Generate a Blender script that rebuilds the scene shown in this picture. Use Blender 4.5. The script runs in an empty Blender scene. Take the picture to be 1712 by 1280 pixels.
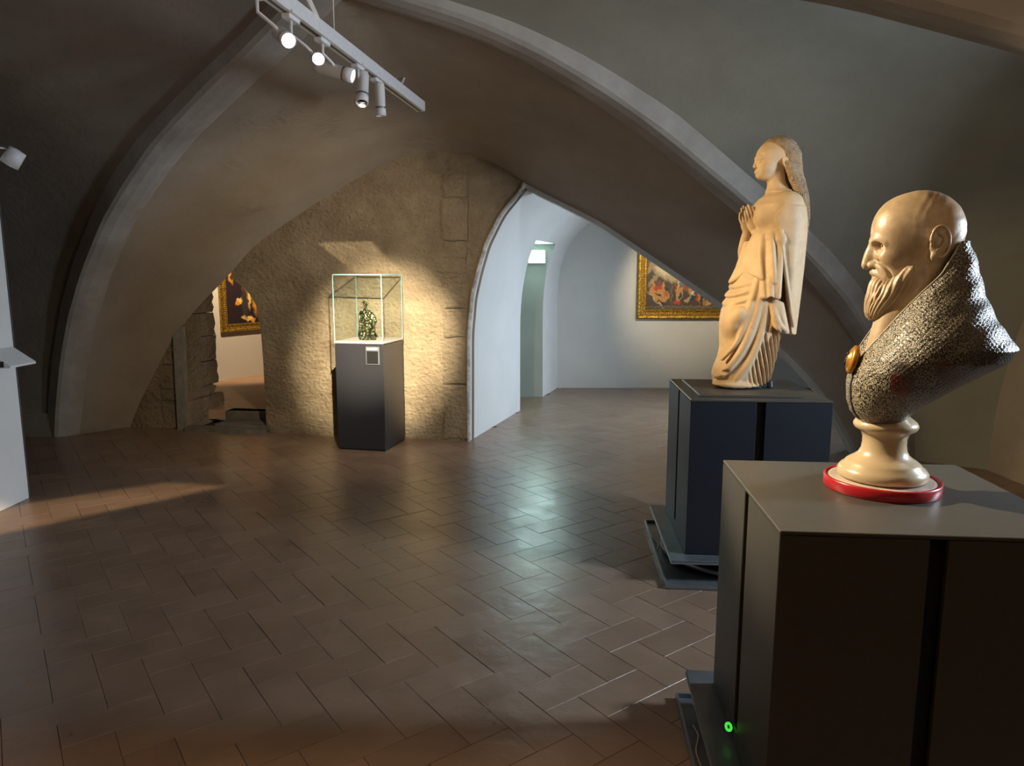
import bpy, bmesh, math, random
import numpy as np
from mathutils import Vector, Matrix, Quaternion
from mathutils.geometry import delaunay_2d_cdt
from mathutils import noise as mnoise
random.seed(7)
C = bpy.context.scene.collection
R = math.radians

# ------------------------------------------------------------------ camera, world, exposure
F_PX, PITCH, EYE = 1200.0, R(8.53), 1.6
cam_d = bpy.data.cameras.new('camera'); cam_d.sensor_width = 36; cam_d.lens = 36 * F_PX / 1712
cam = bpy.data.objects.new('camera', cam_d); C.objects.link(cam)
cam.location = (0, 0, EYE); cam.rotation_euler = (R(90) - PITCH, 0, 0)
cam_d.clip_start = .05; cam_d.clip_end = 100
bpy.context.scene.camera = cam
vs = bpy.context.scene.view_settings
bpy.context.scene.display_settings.display_device = 'sRGB'
vs.view_transform = 'Standard'; vs.look = 'None'; vs.gamma = 1; vs.use_curve_mapping = False
vs.exposure = 0.18
bpy.context.scene.cycles.transparent_max_bounces = 32
w = bpy.data.worlds.new('world'); bpy.context.scene.world = w; w.use_nodes = True
w.node_tree.nodes['Background'].inputs[0].default_value = (.55, .65, .8, 1)
w.node_tree.nodes['Background'].inputs[1].default_value = 0.05

WARM = (1.0, .74, .40); WARM2 = (1.0, .87, .60); COOL = (.70, .84, 1.0)

def aim(o, loc, target):
    o.location = loc
    d = Vector(target) - Vector(loc)
    o.rotation_euler = d.to_track_quat('-Z', 'Y').to_euler()

def area_light(name, loc, target, size, size_y, energy, color, spread=180):
    l = bpy.data.lights.new(name, 'AREA'); l.shape = 'RECTANGLE'; l.size = size; l.size_y = size_y
    l.energy = energy; l.color = color; l.spread = R(spread)
    o = bpy.data.objects.new(name, l); C.objects.link(o); aim(o, loc, target); return o

def fl(u, v, z=0.):
    r = ray(u, v); t = (z - EYE) / r.z; return Vector((r.x * t, r.y * t, z))
def ray(u, v):
    x = (u - 856) / F_PX; y = -(v - 640) / F_PX
    return Vector((x, math.cos(PITCH) + y * math.sin(PITCH), y * math.cos(PITCH) - math.sin(PITCH)))
def spot_light(name, loc, target, energy, color, deg, blend=.4, radius=.02, poly=None, soft=60.):
    """A spotlight; poly = world points of the convex field its added mask leaves open."""
    l = bpy.data.lights.new(name, 'SPOT'); l.energy = energy; l.color = color
    l.spot_size = R(deg); l.spot_blend = blend; l.shadow_soft_size = radius
    o = bpy.data.objects.new(name, l); C.objects.link(o); aim(o, loc, target)
    if poly:
        M = (Matrix.Translation(Vector(loc)) @ o.rotation_euler.to_matrix().to_4x4()).inverted()
        q = [M @ Vector(p) for p in poly]; q = [(a.x / -a.z, a.y / -a.z) for a in q]
        cx = sum(a[0] for a in q) / len(q); cy = sum(a[1] for a in q) / len(q)
        l.use_nodes = True; nt = l.node_tree; N = nt.nodes; L = nt.links
        em = N['Emission']
        tc = N.new('ShaderNodeTexCoord'); sp = N.new('ShaderNodeSeparateXYZ'); L.new(tc.outputs['Normal'], sp.inputs[0])
        def m(op, a, b=None, clamp=False):
            n = N.new('ShaderNodeMath'); n.operation = op; n.use_clamp = clamp
            for i, v in enumerate((a, b)):
                if v is None: continue
                if isinstance(v, (int, float)): n.inputs[i].default_value = v
                else: L.new(v, n.inputs[i])
            return n.outputs[0]
        az = m('ABSOLUTE', sp.outputs[2])
        X = m('DIVIDE', sp.outputs[0], az); Y = m('DIVIDE', sp.outputs[1], az)
        acc = None
        for i in range(len(q)):
            a, b = q[i], q[(i + 1) % len(q)]
            nx, ny = -(b[1] - a[1]), b[0] - a[0]; ln = math.hypot(nx, ny); nx /= ln; ny /= ln
            if nx * (cx - a[0]) + ny * (cy - a[1]) < 0: nx, ny = -nx, -ny
            d = m('ADD', m('ADD', m('MULTIPLY', X, nx), m('MULTIPLY', Y, ny)), -(nx * a[0] + ny * a[1]))
            e = m('ADD', m('MULTIPLY', d, soft), .5, True)
            acc = e if acc is None else m('MULTIPLY', acc, e)
        L.new(acc, em.inputs['Strength'])
    return o

# authoring aid: points of the place read off with the calibrated lens
def ray(u, v):
    x = (u - 856) / F_PX; y = -(v - 640) / F_PX
    return Vector((x, math.cos(PITCH) + y * math.sin(PITCH), y * math.cos(PITCH) - math.sin(PITCH)))
def at(u, v, d):
    r = ray(u, v); t = d / r.y; return Vector((r.x * t, d, EYE + r.z * t))
def fl(u, v, z=0.):
    r = ray(u, v); t = (z - EYE) / r.z; return Vector((r.x * t, r.y * t, z))
def on_plane(u, v, p0, n):
    r = ray(u, v); o = Vector((0, 0, EYE)); n = Vector(n); t = (Vector(p0) - o).dot(n) / r.dot(n); return o + r * t

# daylight of the right wall's window and of the passage's window recess; the rest is added fill
area_light('daylight_window_right', (3.84, 2.44, 1.95), (-1.5, 3.3, .35), .45, .6, 68, (.74, .87, 1.0), 132)
area_light('uplight_fill_behind', (.3, -.9, 1.6), (.45, .2, 3.9), 1.6, .8, 48, (1.0, .76, .52), 135)  # added warm uplight to brighten the vault, no such lamp known
spot_light('floor_fill_behind', (-.3, .2, 2.75), (-.4, 1.5, 0), 120, (1, .66, .36), 110, .5, .08, [(-3.4, .3, 0), (.55, .3, 0), (.62, 2.30, 0), (-3.4, 2.2, 0)], 12.)  # added spot to warm the near floor, no fixture behind it
spot_light('floor_patch_fill_left', (-1.3, 2.2, 2.6), (-3.3, 4.8, 0), 620, (1, .74, .46), 80, .3, .03, [fl(-250, 945), fl(375, 813), fl(238, 803), fl(40, 842), fl(-250, 885)], 60.)  # added spot, masked to the shape of the lit floor patch
area_light('daylight_passage_window', (3.9, 8.0, 1.5), (0, 7.6, 1.0), 1.4, 1.6, 62, COOL, 110)

# ------------------------------------------------------------------ materials
def mat(name, col, rough=.6, metal=0., spec=.5, coat=0., nz=None, bump=None, col2=None, emit=None, estr=0., rough_patches=None):
    """nz=(scale, low, high) mottles between col and col2; bump=(scale, strength, distance)"""
    m = bpy.data.materials.new(name); m.use_nodes = True; nt = m.node_tree; N = nt.nodes; L = nt.links
    b = N['Principled BSDF']; b.inputs['Base Color'].default_value = (*col, 1)
    b.inputs['Roughness'].default_value = rough; b.inputs['Metallic'].default_value = metal
    b.inputs['Specular IOR Level'].default_value = spec; b.inputs['Coat Weight'].default_value = coat
    b.inputs['Coat Roughness'].default_value = .15
    tc = N.new('ShaderNodeTexCoord')
    if nz:
        n = N.new('ShaderNodeTexNoise'); n.inputs['Scale'].default_value = nz[0]; n.inputs['Detail'].default_value = 8; n.inputs['Roughness'].default_value = .62
        L.new(tc.outputs['Object'], n.inputs['Vector'])
        r = N.new('ShaderNodeValToRGB'); r.color_ramp.elements[0].position = nz[1]; r.color_ramp.elements[1].position = nz[2]
        r.color_ramp.elements[0].color = (*col, 1); r.color_ramp.elements[1].color = (*(col2 or col), 1)
        L.new(n.outputs['Fac'], r.inputs[0]); L.new(r.outputs[0], b.inputs['Base Color'])
    if bump:
        n2 = N.new('ShaderNodeTexNoise'); n2.inputs['Scale'].default_value = bump[0]; n2.inputs['Detail'].default_value = 10; n2.inputs['Roughness'].default_value = .65
        L.new(tc.outputs['Object'], n2.inputs['Vector'])
        bp = N.new('ShaderNodeBump'); bp.inputs['Strength'].default_value = bump[1]; bp.inputs['Distance'].default_value = bump[2]
        L.new(n2.outputs['Fac'], bp.inputs['Height']); L.new(bp.outputs[0], b.inputs['Normal'])
        if rough_patches:
            n3 = N.new('ShaderNodeTexNoise'); n3.inputs['Scale'].default_value = rough_patches; n3.inputs['Detail'].default_value = 3; L.new(tc.outputs['Object'], n3.inputs['Vector'])
            q = N.new('ShaderNodeMapRange'); q.inputs[1].default_value = .54; q.inputs[2].default_value = .64; q.inputs[3].default_value = bump[1]; q.inputs[4].default_value = 1.0
            L.new(n3.outputs['Fac'], q.inputs[0]); L.new(q.outputs[0], bp.inputs['Strength'])
    if emit:
        b.inputs['Emission Color'].default_value = (*emit, 1); b.inputs['Emission Strength'].default_value = estr
    return m

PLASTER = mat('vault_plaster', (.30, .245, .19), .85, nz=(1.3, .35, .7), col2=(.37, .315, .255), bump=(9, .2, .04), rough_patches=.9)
PLASTER2 = mat('grey_green_plaster', (.27, .26, .215), .85, nz=(1.1, .35, .7), col2=(.34, .335, .285), bump=(9, .2, .025))
RIB = mat('rib_plaster', (.30, .27, .24), .8, nz=(3, .3, .7), col2=(.42, .40, .37), bump=(14, .3, .015))
WHITE = mat('white_plaster', (.62, .62, .60), .75, nz=(2, .3, .7), col2=(.68, .68, .66), bump=(30, .08, .01))
SHADE_JOINT = mat('shade_and_joint_plaster', (.20, .17, .14), .85, nz=(2, .3, .7), col2=(.27, .23, .19), bump=(12, .4, .02))  # darker vault plaster: shade of unlit parts in the colour; also the brown joint
TRIMW = mat('plaster_edge', (.55, .56, .56), .6, nz=(14, .4, .6), col2=(.30, .29, .28))
PED = mat('pedestal_lacquer', (.062, .058, .050), .42, spec=.4, nz=(40, .3, .7), col2=(.072, .068, .060))
PEDN = mat('pedestal_blue_black', (.012, .016, .024), .42, spec=.4, nz=(40, .3, .7), col2=(.015, .019, .028))
PEDD = mat('pedestal_core', (.006, .006, .007), .6)
STEEL = mat('painted_steel', (.10, .12, .14), .35, metal=.4, nz=(9, .3, .7), col2=(.15, .17, .19))
EDGE = mat('steel_edge', (.35, .38, .42), .3, metal=.8)
RUBBER = mat('black_rubber', (.02, .02, .02), .4)
CASE = mat('case_lacquer', (.020, .020, .024), .28, spec=.6)
CASET = mat('case_top', (.32, .29, .28), .5)
LAMPW = mat('white_lamp_metal', (.78, .79, .82), .4, nz=(30, .4, .6), col2=(.84, .84, .86))
PANEL = mat('panel_white', (.62, .62, .61), .55, nz=(3, .3, .7), col2=(.66, .66, .65))
GOLD = mat('gilded_wood', (.62, .40, .06), .35, metal=.75, nz=(45, .42, .6), col2=(.16, .09, .02), bump=(60, .6, .01))
GOLDB = mat('gold_bright', (.80, .50, .12), .3, metal=.7, nz=(60, .45, .65), col2=(.25, .12, .03), bump=(80, .5, .004))
BLACKM = mat('black_void', (.004, .004, .004), .5)
TERRA = mat('statue_terracotta', (.62, .445, .265), .62, nz=(16, .32, .7), col2=(.50, .35, .21), bump=(70, .25, .004))
TERRAH = mat('statue_hair_clay', (.42, .29, .17), .6, nz=(50, .35, .65), col2=(.22, .15, .09), bump=(110, .35, .004))
SKIN = mat('bust_glazed_clay', (.50, .37, .23), .40, coat=.12, nz=(14, .38, .62), col2=(.36, .25, .145), bump=(32, .22, .006))
SOCLE = mat('socle_glazed', (.60, .47, .29), .3, coat=.3, nz=(5, .3, .7), col2=(.52, .39, .24))
RED = mat('red_ring_lacquer', (.42, .012, .02), .3, coat=.4)
CREAM = mat('cream_disc', (.62, .54, .45), .4, nz=(7, .4, .6), col2=(.48, .40, .34))
SHOE = mat('dark_shoe', (.03, .035, .045), .35)
CABLE = mat('pale_cable', (.45, .38, .24), .5)
STEP = mat('threshold_stone', (.20, .17, .13), .75, nz=(8, .3, .7), col2=(.12, .10, .08), bump=(20, .5, .02))
ROOMFL = mat('cotto_beyond', (.42, .25, .15), .5, nz=(3, .3, .7), col2=(.50, .31, .19))
LEDG = mat('green_indicator', (.05, .5, .08), .5, emit=(.08, .85, .07), estr=.75)
BRONZE = mat('dark_bronze', (.012, .014, .010), .35, metal=.6, nz=(60, .5, .62), col2=(.30, .30, .12))

def rock_material():
    m = bpy.data.materials.new('tuff_rock'); m.use_nodes = True; nt = m.node_tree; N = nt.nodes; L = nt.links
    b = N['Principled BSDF']; b.inputs['Roughness'].default_value = .9; b.inputs['Specular IOR Level'].default_value = .2
    tc = N.new('ShaderNodeTexCoord')
    n = N.new('ShaderNodeTexNoise'); n.inputs['Scale'].default_value = 2.2; n.inputs['Detail'].default_value = 12; n.inputs['Roughness'].default_value = .7
    L.new(tc.outputs['Object'], n.inputs['Vector'])
    r = N.new('ShaderNodeValToRGB'); r.color_ramp.elements[0].position = .34; r.color_ramp.elements[1].position = .68
    r.color_ramp.elements[0].color = (.24, .178, .115, 1); r.color_ramp.elements[1].color = (.42, .33, .22, 1)
    L.new(n.outputs['Fac'], r.inputs[0])
    v = N.new('ShaderNodeTexVoronoi'); v.inputs['Scale'].default_value = 26; L.new(tc.outputs['Object'], v.inputs['Vector'])
    pr = N.new('ShaderNodeValToRGB'); pr.color_ramp.elements[0].position = .08; pr.color_ramp.elements[1].position = .3
    pr.color_ramp.elements[0].color = (.72, .72, .72, 1); pr.color_ramp.elements[1].color = (1, 1, 1, 1); L.new(v.outputs['Distance'], pr.inputs[0])
    mx = N.new('ShaderNodeMix'); mx.data_type = 'RGBA'; mx.blend_type = 'MULTIPLY'; mx.inputs[0].default_value = .6
    L.new(r.outputs[0], mx.inputs[6]); L.new(pr.outputs[0], mx.inputs[7]); L.new(mx.outputs[2], b.inputs['Base Color'])
    n2 = N.new('ShaderNodeTexNoise'); n2.inputs['Scale'].default_value = 17; n2.inputs['Detail'].default_value = 10; n2.inputs['Roughness'].default_value = .72
    mp = N.new('ShaderNodeMapping'); mp.inputs['Rotation'].default_value = (0, .6, 0); mp.inputs['Scale'].default_value = (1, 1, 1.8)
    L.new(tc.outputs['Object'], mp.inputs[0]); L.new(mp.outputs[0], n2.inputs['Vector'])
    ad = N.new('ShaderNodeMath'); ad.operation = 'ADD'; L.new(n2.outputs['Fac'], ad.inputs[0])
    mu = N.new('ShaderNodeMath'); mu.operation = 'MULTIPLY'; mu.inputs[1].default_value = .35; L.new(v.outputs['Distance'], mu.inputs[0]); L.new(mu.outputs[0], ad.inputs[1])
    bp = N.new('ShaderNodeBump'); bp.inputs['Strength'].default_value = .9; bp.inputs['Distance'].default_value = .05
    L.new(ad.outputs[0], bp.inputs['Height']); L.new(bp.outputs[0], b.inputs['Normal'])
    return m
ROCK = rock_material()

def tile_material():
    m = bpy.data.materials.new('cotto_tile'); m.use_nodes = True; nt = m.node_tree; N = nt.nodes; L = nt.links
    b = N['Principled BSDF']; b.inputs['Specular IOR Level'].default_value = .55
    oi = N.new('ShaderNodeObjectInfo'); ge = N.new('ShaderNodeNewGeometry')
    ad = N.new('ShaderNodeMath'); ad.operation = 'ADD'; L.new(oi.outputs['Random'], ad.inputs[0]); L.new(ge.outputs['Random Per Island'], ad.inputs[1])
    fr = N.new('ShaderNodeMath'); fr.operation = 'FRACT'; L.new(ad.outputs[0], fr.inputs[0])
    r = N.new('ShaderNodeValToRGB'); L.new(fr.outputs[0], r.inputs[0])
    r.color_ramp.elements[0].color = (.215, .140, .095, 1); r.color_ramp.elements[1].color = (.250, .168, .118, 1)
    e = r.color_ramp.elements.new(.5); e.color = (.232, .154, .106, 1)
    n = N.new('ShaderNodeTexNoise'); n.inputs['Scale'].default_value = 3.5; n.inputs['Detail'].default_value = 9; n.inputs['Roughness'].default_value = .6
    L.new(ge.outputs['Position'], n.inputs['Vector'])
    mr = N.new('ShaderNodeMapRange'); mr.inputs[1].default_value = .3; mr.inputs[2].default_value = .7; mr.inputs[3].default_value = .82; mr.inputs[4].default_value = 1.12
    L.new(n.outputs['Fac'], mr.inputs[0])
    mx = N.new('ShaderNodeMix'); mx.data_type = 'RGBA'; mx.blend_type = 'MULTIPLY'; mx.inputs[0].default_value = 1
    L.new(r.outputs[0], mx.inputs[6]); L.new(mr.outputs[0], mx.inputs[7])
    v = N.new('ShaderNodeTexVoronoi'); v.inputs['Scale'].default_value = 7.5; L.new(ge.outputs['Position'], v.inputs['Vector'])
    gt = N.new('ShaderNodeMath'); gt.operation = 'LESS_THAN'; gt.inputs[1].default_value = .03; L.new(v.outputs['Distance'], gt.inputs[0])
    mx2 = N.new('ShaderNodeMix'); mx2.data_type = 'RGBA'; L.new(gt.outputs[0], mx2.inputs[0]); L.new(mx.outputs[2], mx2.inputs[6]); mx2.inputs[7].default_value = (.03, .02, .015, 1)
    L.new(mx2.outputs[2], b.inputs['Base Color'])
    rr = N.new('ShaderNodeMapRange'); rr.inputs[1].default_value = .3; rr.inputs[2].default_value = .7; rr.inputs[3].default_value = .27; rr.inputs[4].default_value = .40
    L.new(n.outputs['Fac'], rr.inputs[0]); L.new(rr.outputs[0], b.inputs['Roughness'])
    n2 = N.new('ShaderNodeTexNoise'); n2.inputs['Scale'].default_value = 11; n2.inputs['Detail'].default_value = 4; L.new(ge.outputs['Position'], n2.inputs['Vector'])
    bp = N.new('ShaderNodeBump'); bp.inputs['Strength'].default_value = .25; bp.inputs['Distance'].default_value = .012
    L.new(n2.outputs['Fac'], bp.inputs['Height']); L.new(bp.outputs[0], b.inputs['Normal'])
    return m
TILE = tile_material()
GROUT = mat('grout', (.05, .035, .025), .8)

def glass_material():
    m = bpy.data.materials.new('case_glass'); m.use_nodes = True; nt = m.node_tree; N = nt.nodes; L = nt.links
    N.remove(N['Principled BSDF']); out = N['Material Output']
    tr = N.new('ShaderNodeBsdfTransparent'); tr.inputs[0].default_value = (.97, .985, .98, 1)
    g = N.new('ShaderNodeBsdfGlossy'); g.inputs['Roughness'].default_value = .02
    f0 = N.new('ShaderNodeFresnel'); f0.inputs[0].default_value = 1.4; ge = N.new('ShaderNodeNewGeometry'); iv = N.new('ShaderNodeMath'); iv.operation = 'SUBTRACT'; iv.inputs[0].default_value = 1; L.new(ge.outputs['Backfacing'], iv.inputs[1]); f = N.new('ShaderNodeMath'); f.operation = 'MULTIPLY'; L.new(f0.outputs[0], f.inputs[0]); L.new(iv.outputs[0], f.inputs[1])
    mx = N.new('ShaderNodeMixShader'); L.new(f.outputs[0], mx.inputs[0]); L.new(tr.outputs[0], mx.inputs[1]); L.new(g.outputs[0], mx.inputs[2])
    L.new(mx.outputs[0], out.inputs[0]); return m
GLASS = glass_material()
GEDGE = mat('glass_edge', (.22, .45, .48), .15, spec=.8)

def vcol_material(name, rough=.45):
    m = bpy.data.materials.new(name); m.use_nodes = True; nt = m.node_tree
    b = nt.nodes['Principled BSDF']; b.inputs['Roughness'].default_value = rough
    a = nt.nodes.new('ShaderNodeVertexColor'); a.layer_name = 'paint'; nt.links.new(a.outputs[0], b.inputs['Base Color']); return m
CANVAS = vcol_material('oil_canvas')

# ------------------------------------------------------------------ object helpers
def finish(name, me, m, parent=None, smooth=False):
    if m is not None: me.materials.append(m)
    if smooth:
        me.polygons.foreach_set('use_smooth', [True] * len(me.polygons))
    o = bpy.data.objects.new(name, me); C.objects.link(o)
    if parent: o.parent = parent
    return o
def obj(name, bm, m, parent=None, smooth=False):
    bmesh.ops.recalc_face_normals(bm, faces=bm.faces)
    me = bpy.data.meshes.new(name); bm.to_mesh(me); bm.free(); return finish(name, me, m, parent, smooth)
def pydata(name, v, f, m, parent=None, smooth=False):
    me = bpy.data.meshes.new(name); me.from_pydata([tuple(x) for x in v], [], f); me.update(); return finish(name, me, m, parent, smooth)
def thing(name, label, cat, loc=(0, 0, 0), rotz=0., group=None):
    o = bpy.data.objects.new(name, None); C.objects.link(o); o.location = loc; o.rotation_euler = (0, 0, rotz)
    o.empty_display_size = .1; o['label'] = label; o['category'] = cat
    if group: o['group'] = group
    return o
def tag(o, label, cat, group=None):
    o['label'] = label; o['category'] = cat
    if group: o['group'] = group
    return o
def struct(o, label=None):
    o['kind'] = 'structure'
    if label: o['label'] = label
    return o
def box(lo, hi, bev=0., bm=None, seg=1):
    bm = bm or bmesh.new(); t = bmesh.new()
    bmesh.ops.create_cube(t, size=1)
    for v in t.verts:
        v.co = Vector([(lo[i] + hi[i]) / 2 + v.co[i] * (hi[i] - lo[i]) for i in range(3)])
    if bev: bmesh.ops.bevel(t, geom=t.edges[:], offset=bev, segments=seg, affect='EDGES')
    me = bpy.data.meshes.new('t'); t.to_mesh(me); t.free(); bm.from_mesh(me); bpy.data.meshes.remove(me); return bm
def lathe(prof, n=48, bm=None, cap=True):
    bm = bm or bmesh.new(); rings = []
    for r, z in prof:
        rings.append([bm.verts.new((r * math.cos(2 * math.pi * i / n), r * math.sin(2 * math.pi * i / n), z)) for i in range(n)])
    for a, b in zip(rings, rings[1:]):
        for i in range(n): bm.faces.new((a[i], a[(i + 1) % n], b[(i + 1) % n], b[i]))
    if cap: bm.faces.new(rings[0][::-1]); bm.faces.new(rings[-1])
    return bm
def tube(pts, r, n=10, bm=None, cap=True):
    bm = bm or bmesh.new(); pts = [Vector(p) for p in pts]; rings = []; up = None
    rr = r if isinstance(r, (list, tuple)) else [r] * len(pts)
    for i, p in enumerate(pts):
        t = (pts[min(i + 1, len(pts) - 1)] - pts[max(i - 1, 0)]).normalized()
        if up is None: up = Vector((0, 0, 1)) if abs(t.z) < .9 else Vector((1, 0, 0))
        s = t.cross(up).normalized(); up = s.cross(t).normalized()
        rings.append([bm.verts.new(p + (s * math.cos(2 * math.pi * k / n) + up * math.sin(2 * math.pi * k / n)) * rr[i]) for k in range(n)])
    for a, b in zip(rings, rings[1:]):
        for k in range(n): bm.faces.new((a[k], a[(k + 1) % n], b[(k + 1) % n], b[k]))
    if cap: bm.faces.new(rings[0][::-1]); bm.faces.new(rings[-1])
    return bm
def prism(poly, z0, z1, bm=None):
    bm = bm or bmesh.new()
    a = [bm.verts.new((x, y, z0)) for x, y in poly]; b = [bm.verts.new((x, y, z1)) for x, y in poly]
    n = len(poly); bm.faces.new(a[::-1]); bm.faces.new(b)
    for i in range(n): bm.faces.new((a[i], a[(i + 1) % n], b[(i + 1) % n], b[i]))
    return bm
def xform(bm, M):
    bmesh.ops.transform(bm, matrix=M, verts=bm.verts); return bm
def grid(rows):
    """rows of points -> verts, quads"""
    v = [p for r in rows for p in r]; n = len(rows[0]); f = []
    for i in range(len(rows) - 1):
        for j in range(n - 1): f.append((i * n + j, i * n + j + 1, (i + 1) * n + j + 1, (i + 1) * n + j))
    return v, f
def resample(pts, n):
    pts = [Vector(p) for p in pts]; d = [0]
    for a, b in zip(pts, pts[1:]): d.append(d[-1] + (b - a).length)
    dim = len(pts[0])
    x = np.linspace(0, d[-1], n)
    cols = [np.interp(x, d, [p[k] for p in pts]) for k in range(dim)]
    for _ in range(2):   # soften the hand-read corners
        for c in cols: c[1:-1] = .25 * c[:-2] + .5 * c[1:-1] + .25 * c[2:]
    return [Vector([c[i] for c in cols]) for i in range(n)]

# ------------------------------------------------------------------ sculpting with distance fields
def surface_nets(Fv, lo, h):
    s = Fv < 0
    nx, ny, nz = Fv.shape
    cs = s[:-1, :-1, :-1].astype(np.int8)
    tot = np.zeros((nx - 1, ny - 1, nz - 1), np.int8)
    for a in (0, 1):
        for b in (0, 1):
            for c in (0, 1): tot += s[a:nx - 1 + a, b:ny - 1 + b, c:nz - 1 + c]
    act = np.argwhere((tot > 0) & (tot < 8))
    idx = -np.ones(tot.shape, np.int64); idx[act[:, 0], act[:, 1], act[:, 2]] = np.arange(len(act))
    acc = np.zeros((len(act), 3)); cnt = np.zeros(len(act))
    cor = [(a, b, c) for a in (0, 1) for b in (0, 1) for c in (0, 1)]
    V = {k: Fv[act[:, 0] + k[0], act[:, 1] + k[1], act[:, 2] + k[2]] for k in cor}
    for p in cor:
        for ax in range(3):
            if p[ax] == 1: continue
            q = list(p); q[ax] = 1; q = tuple(q)
            a, b = V[p], V[q]; m = (a < 0) != (b < 0)
            t = np.where(m, a / np.where(m, a - b, 1), 0)
            for k in range(3): acc[:, k] += np.where(m, p[k] + (t if k == ax else 0), 0)
            cnt += m
    v = (act + acc / cnt[:, None]) * h + np.array(lo)
    faces = []
    for ax in range(3):
        sl0 = [slice(None)] * 3; sl1 = [slice(None)] * 3
        sl0[ax] = slice(0, -1); sl1[ax] = slice(1, None)
        ch = s[tuple(sl0)] != s[tuple(sl1)]
        o1, o2 = [k for k in range(3) if k != ax]
        e = np.argwhere(ch); e = e[(e[:, o1] > 0) & (e[:, o2] > 0) & (e[:, o1] < Fv.shape[o1] - 1) & (e[:, o2] < Fv.shape[o2] - 1)]
        ins = s[e[:, 0], e[:, 1], e[:, 2]]
        def cell(d1, d2):
            c = e.copy(); c[:, o1] -= d1; c[:, o2] -= d2; return idx[c[:, 0], c[:, 1], c[:, 2]]
        q = np.stack([cell(1, 1), cell(0, 1), cell(0, 0), cell(1, 0)], 1)
        flip = ins if ax != 1 else ~ins
        q[~flip] = q[~flip][:, ::-1]
        faces.append(q)
    return v, np.concatenate(faces)

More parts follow.
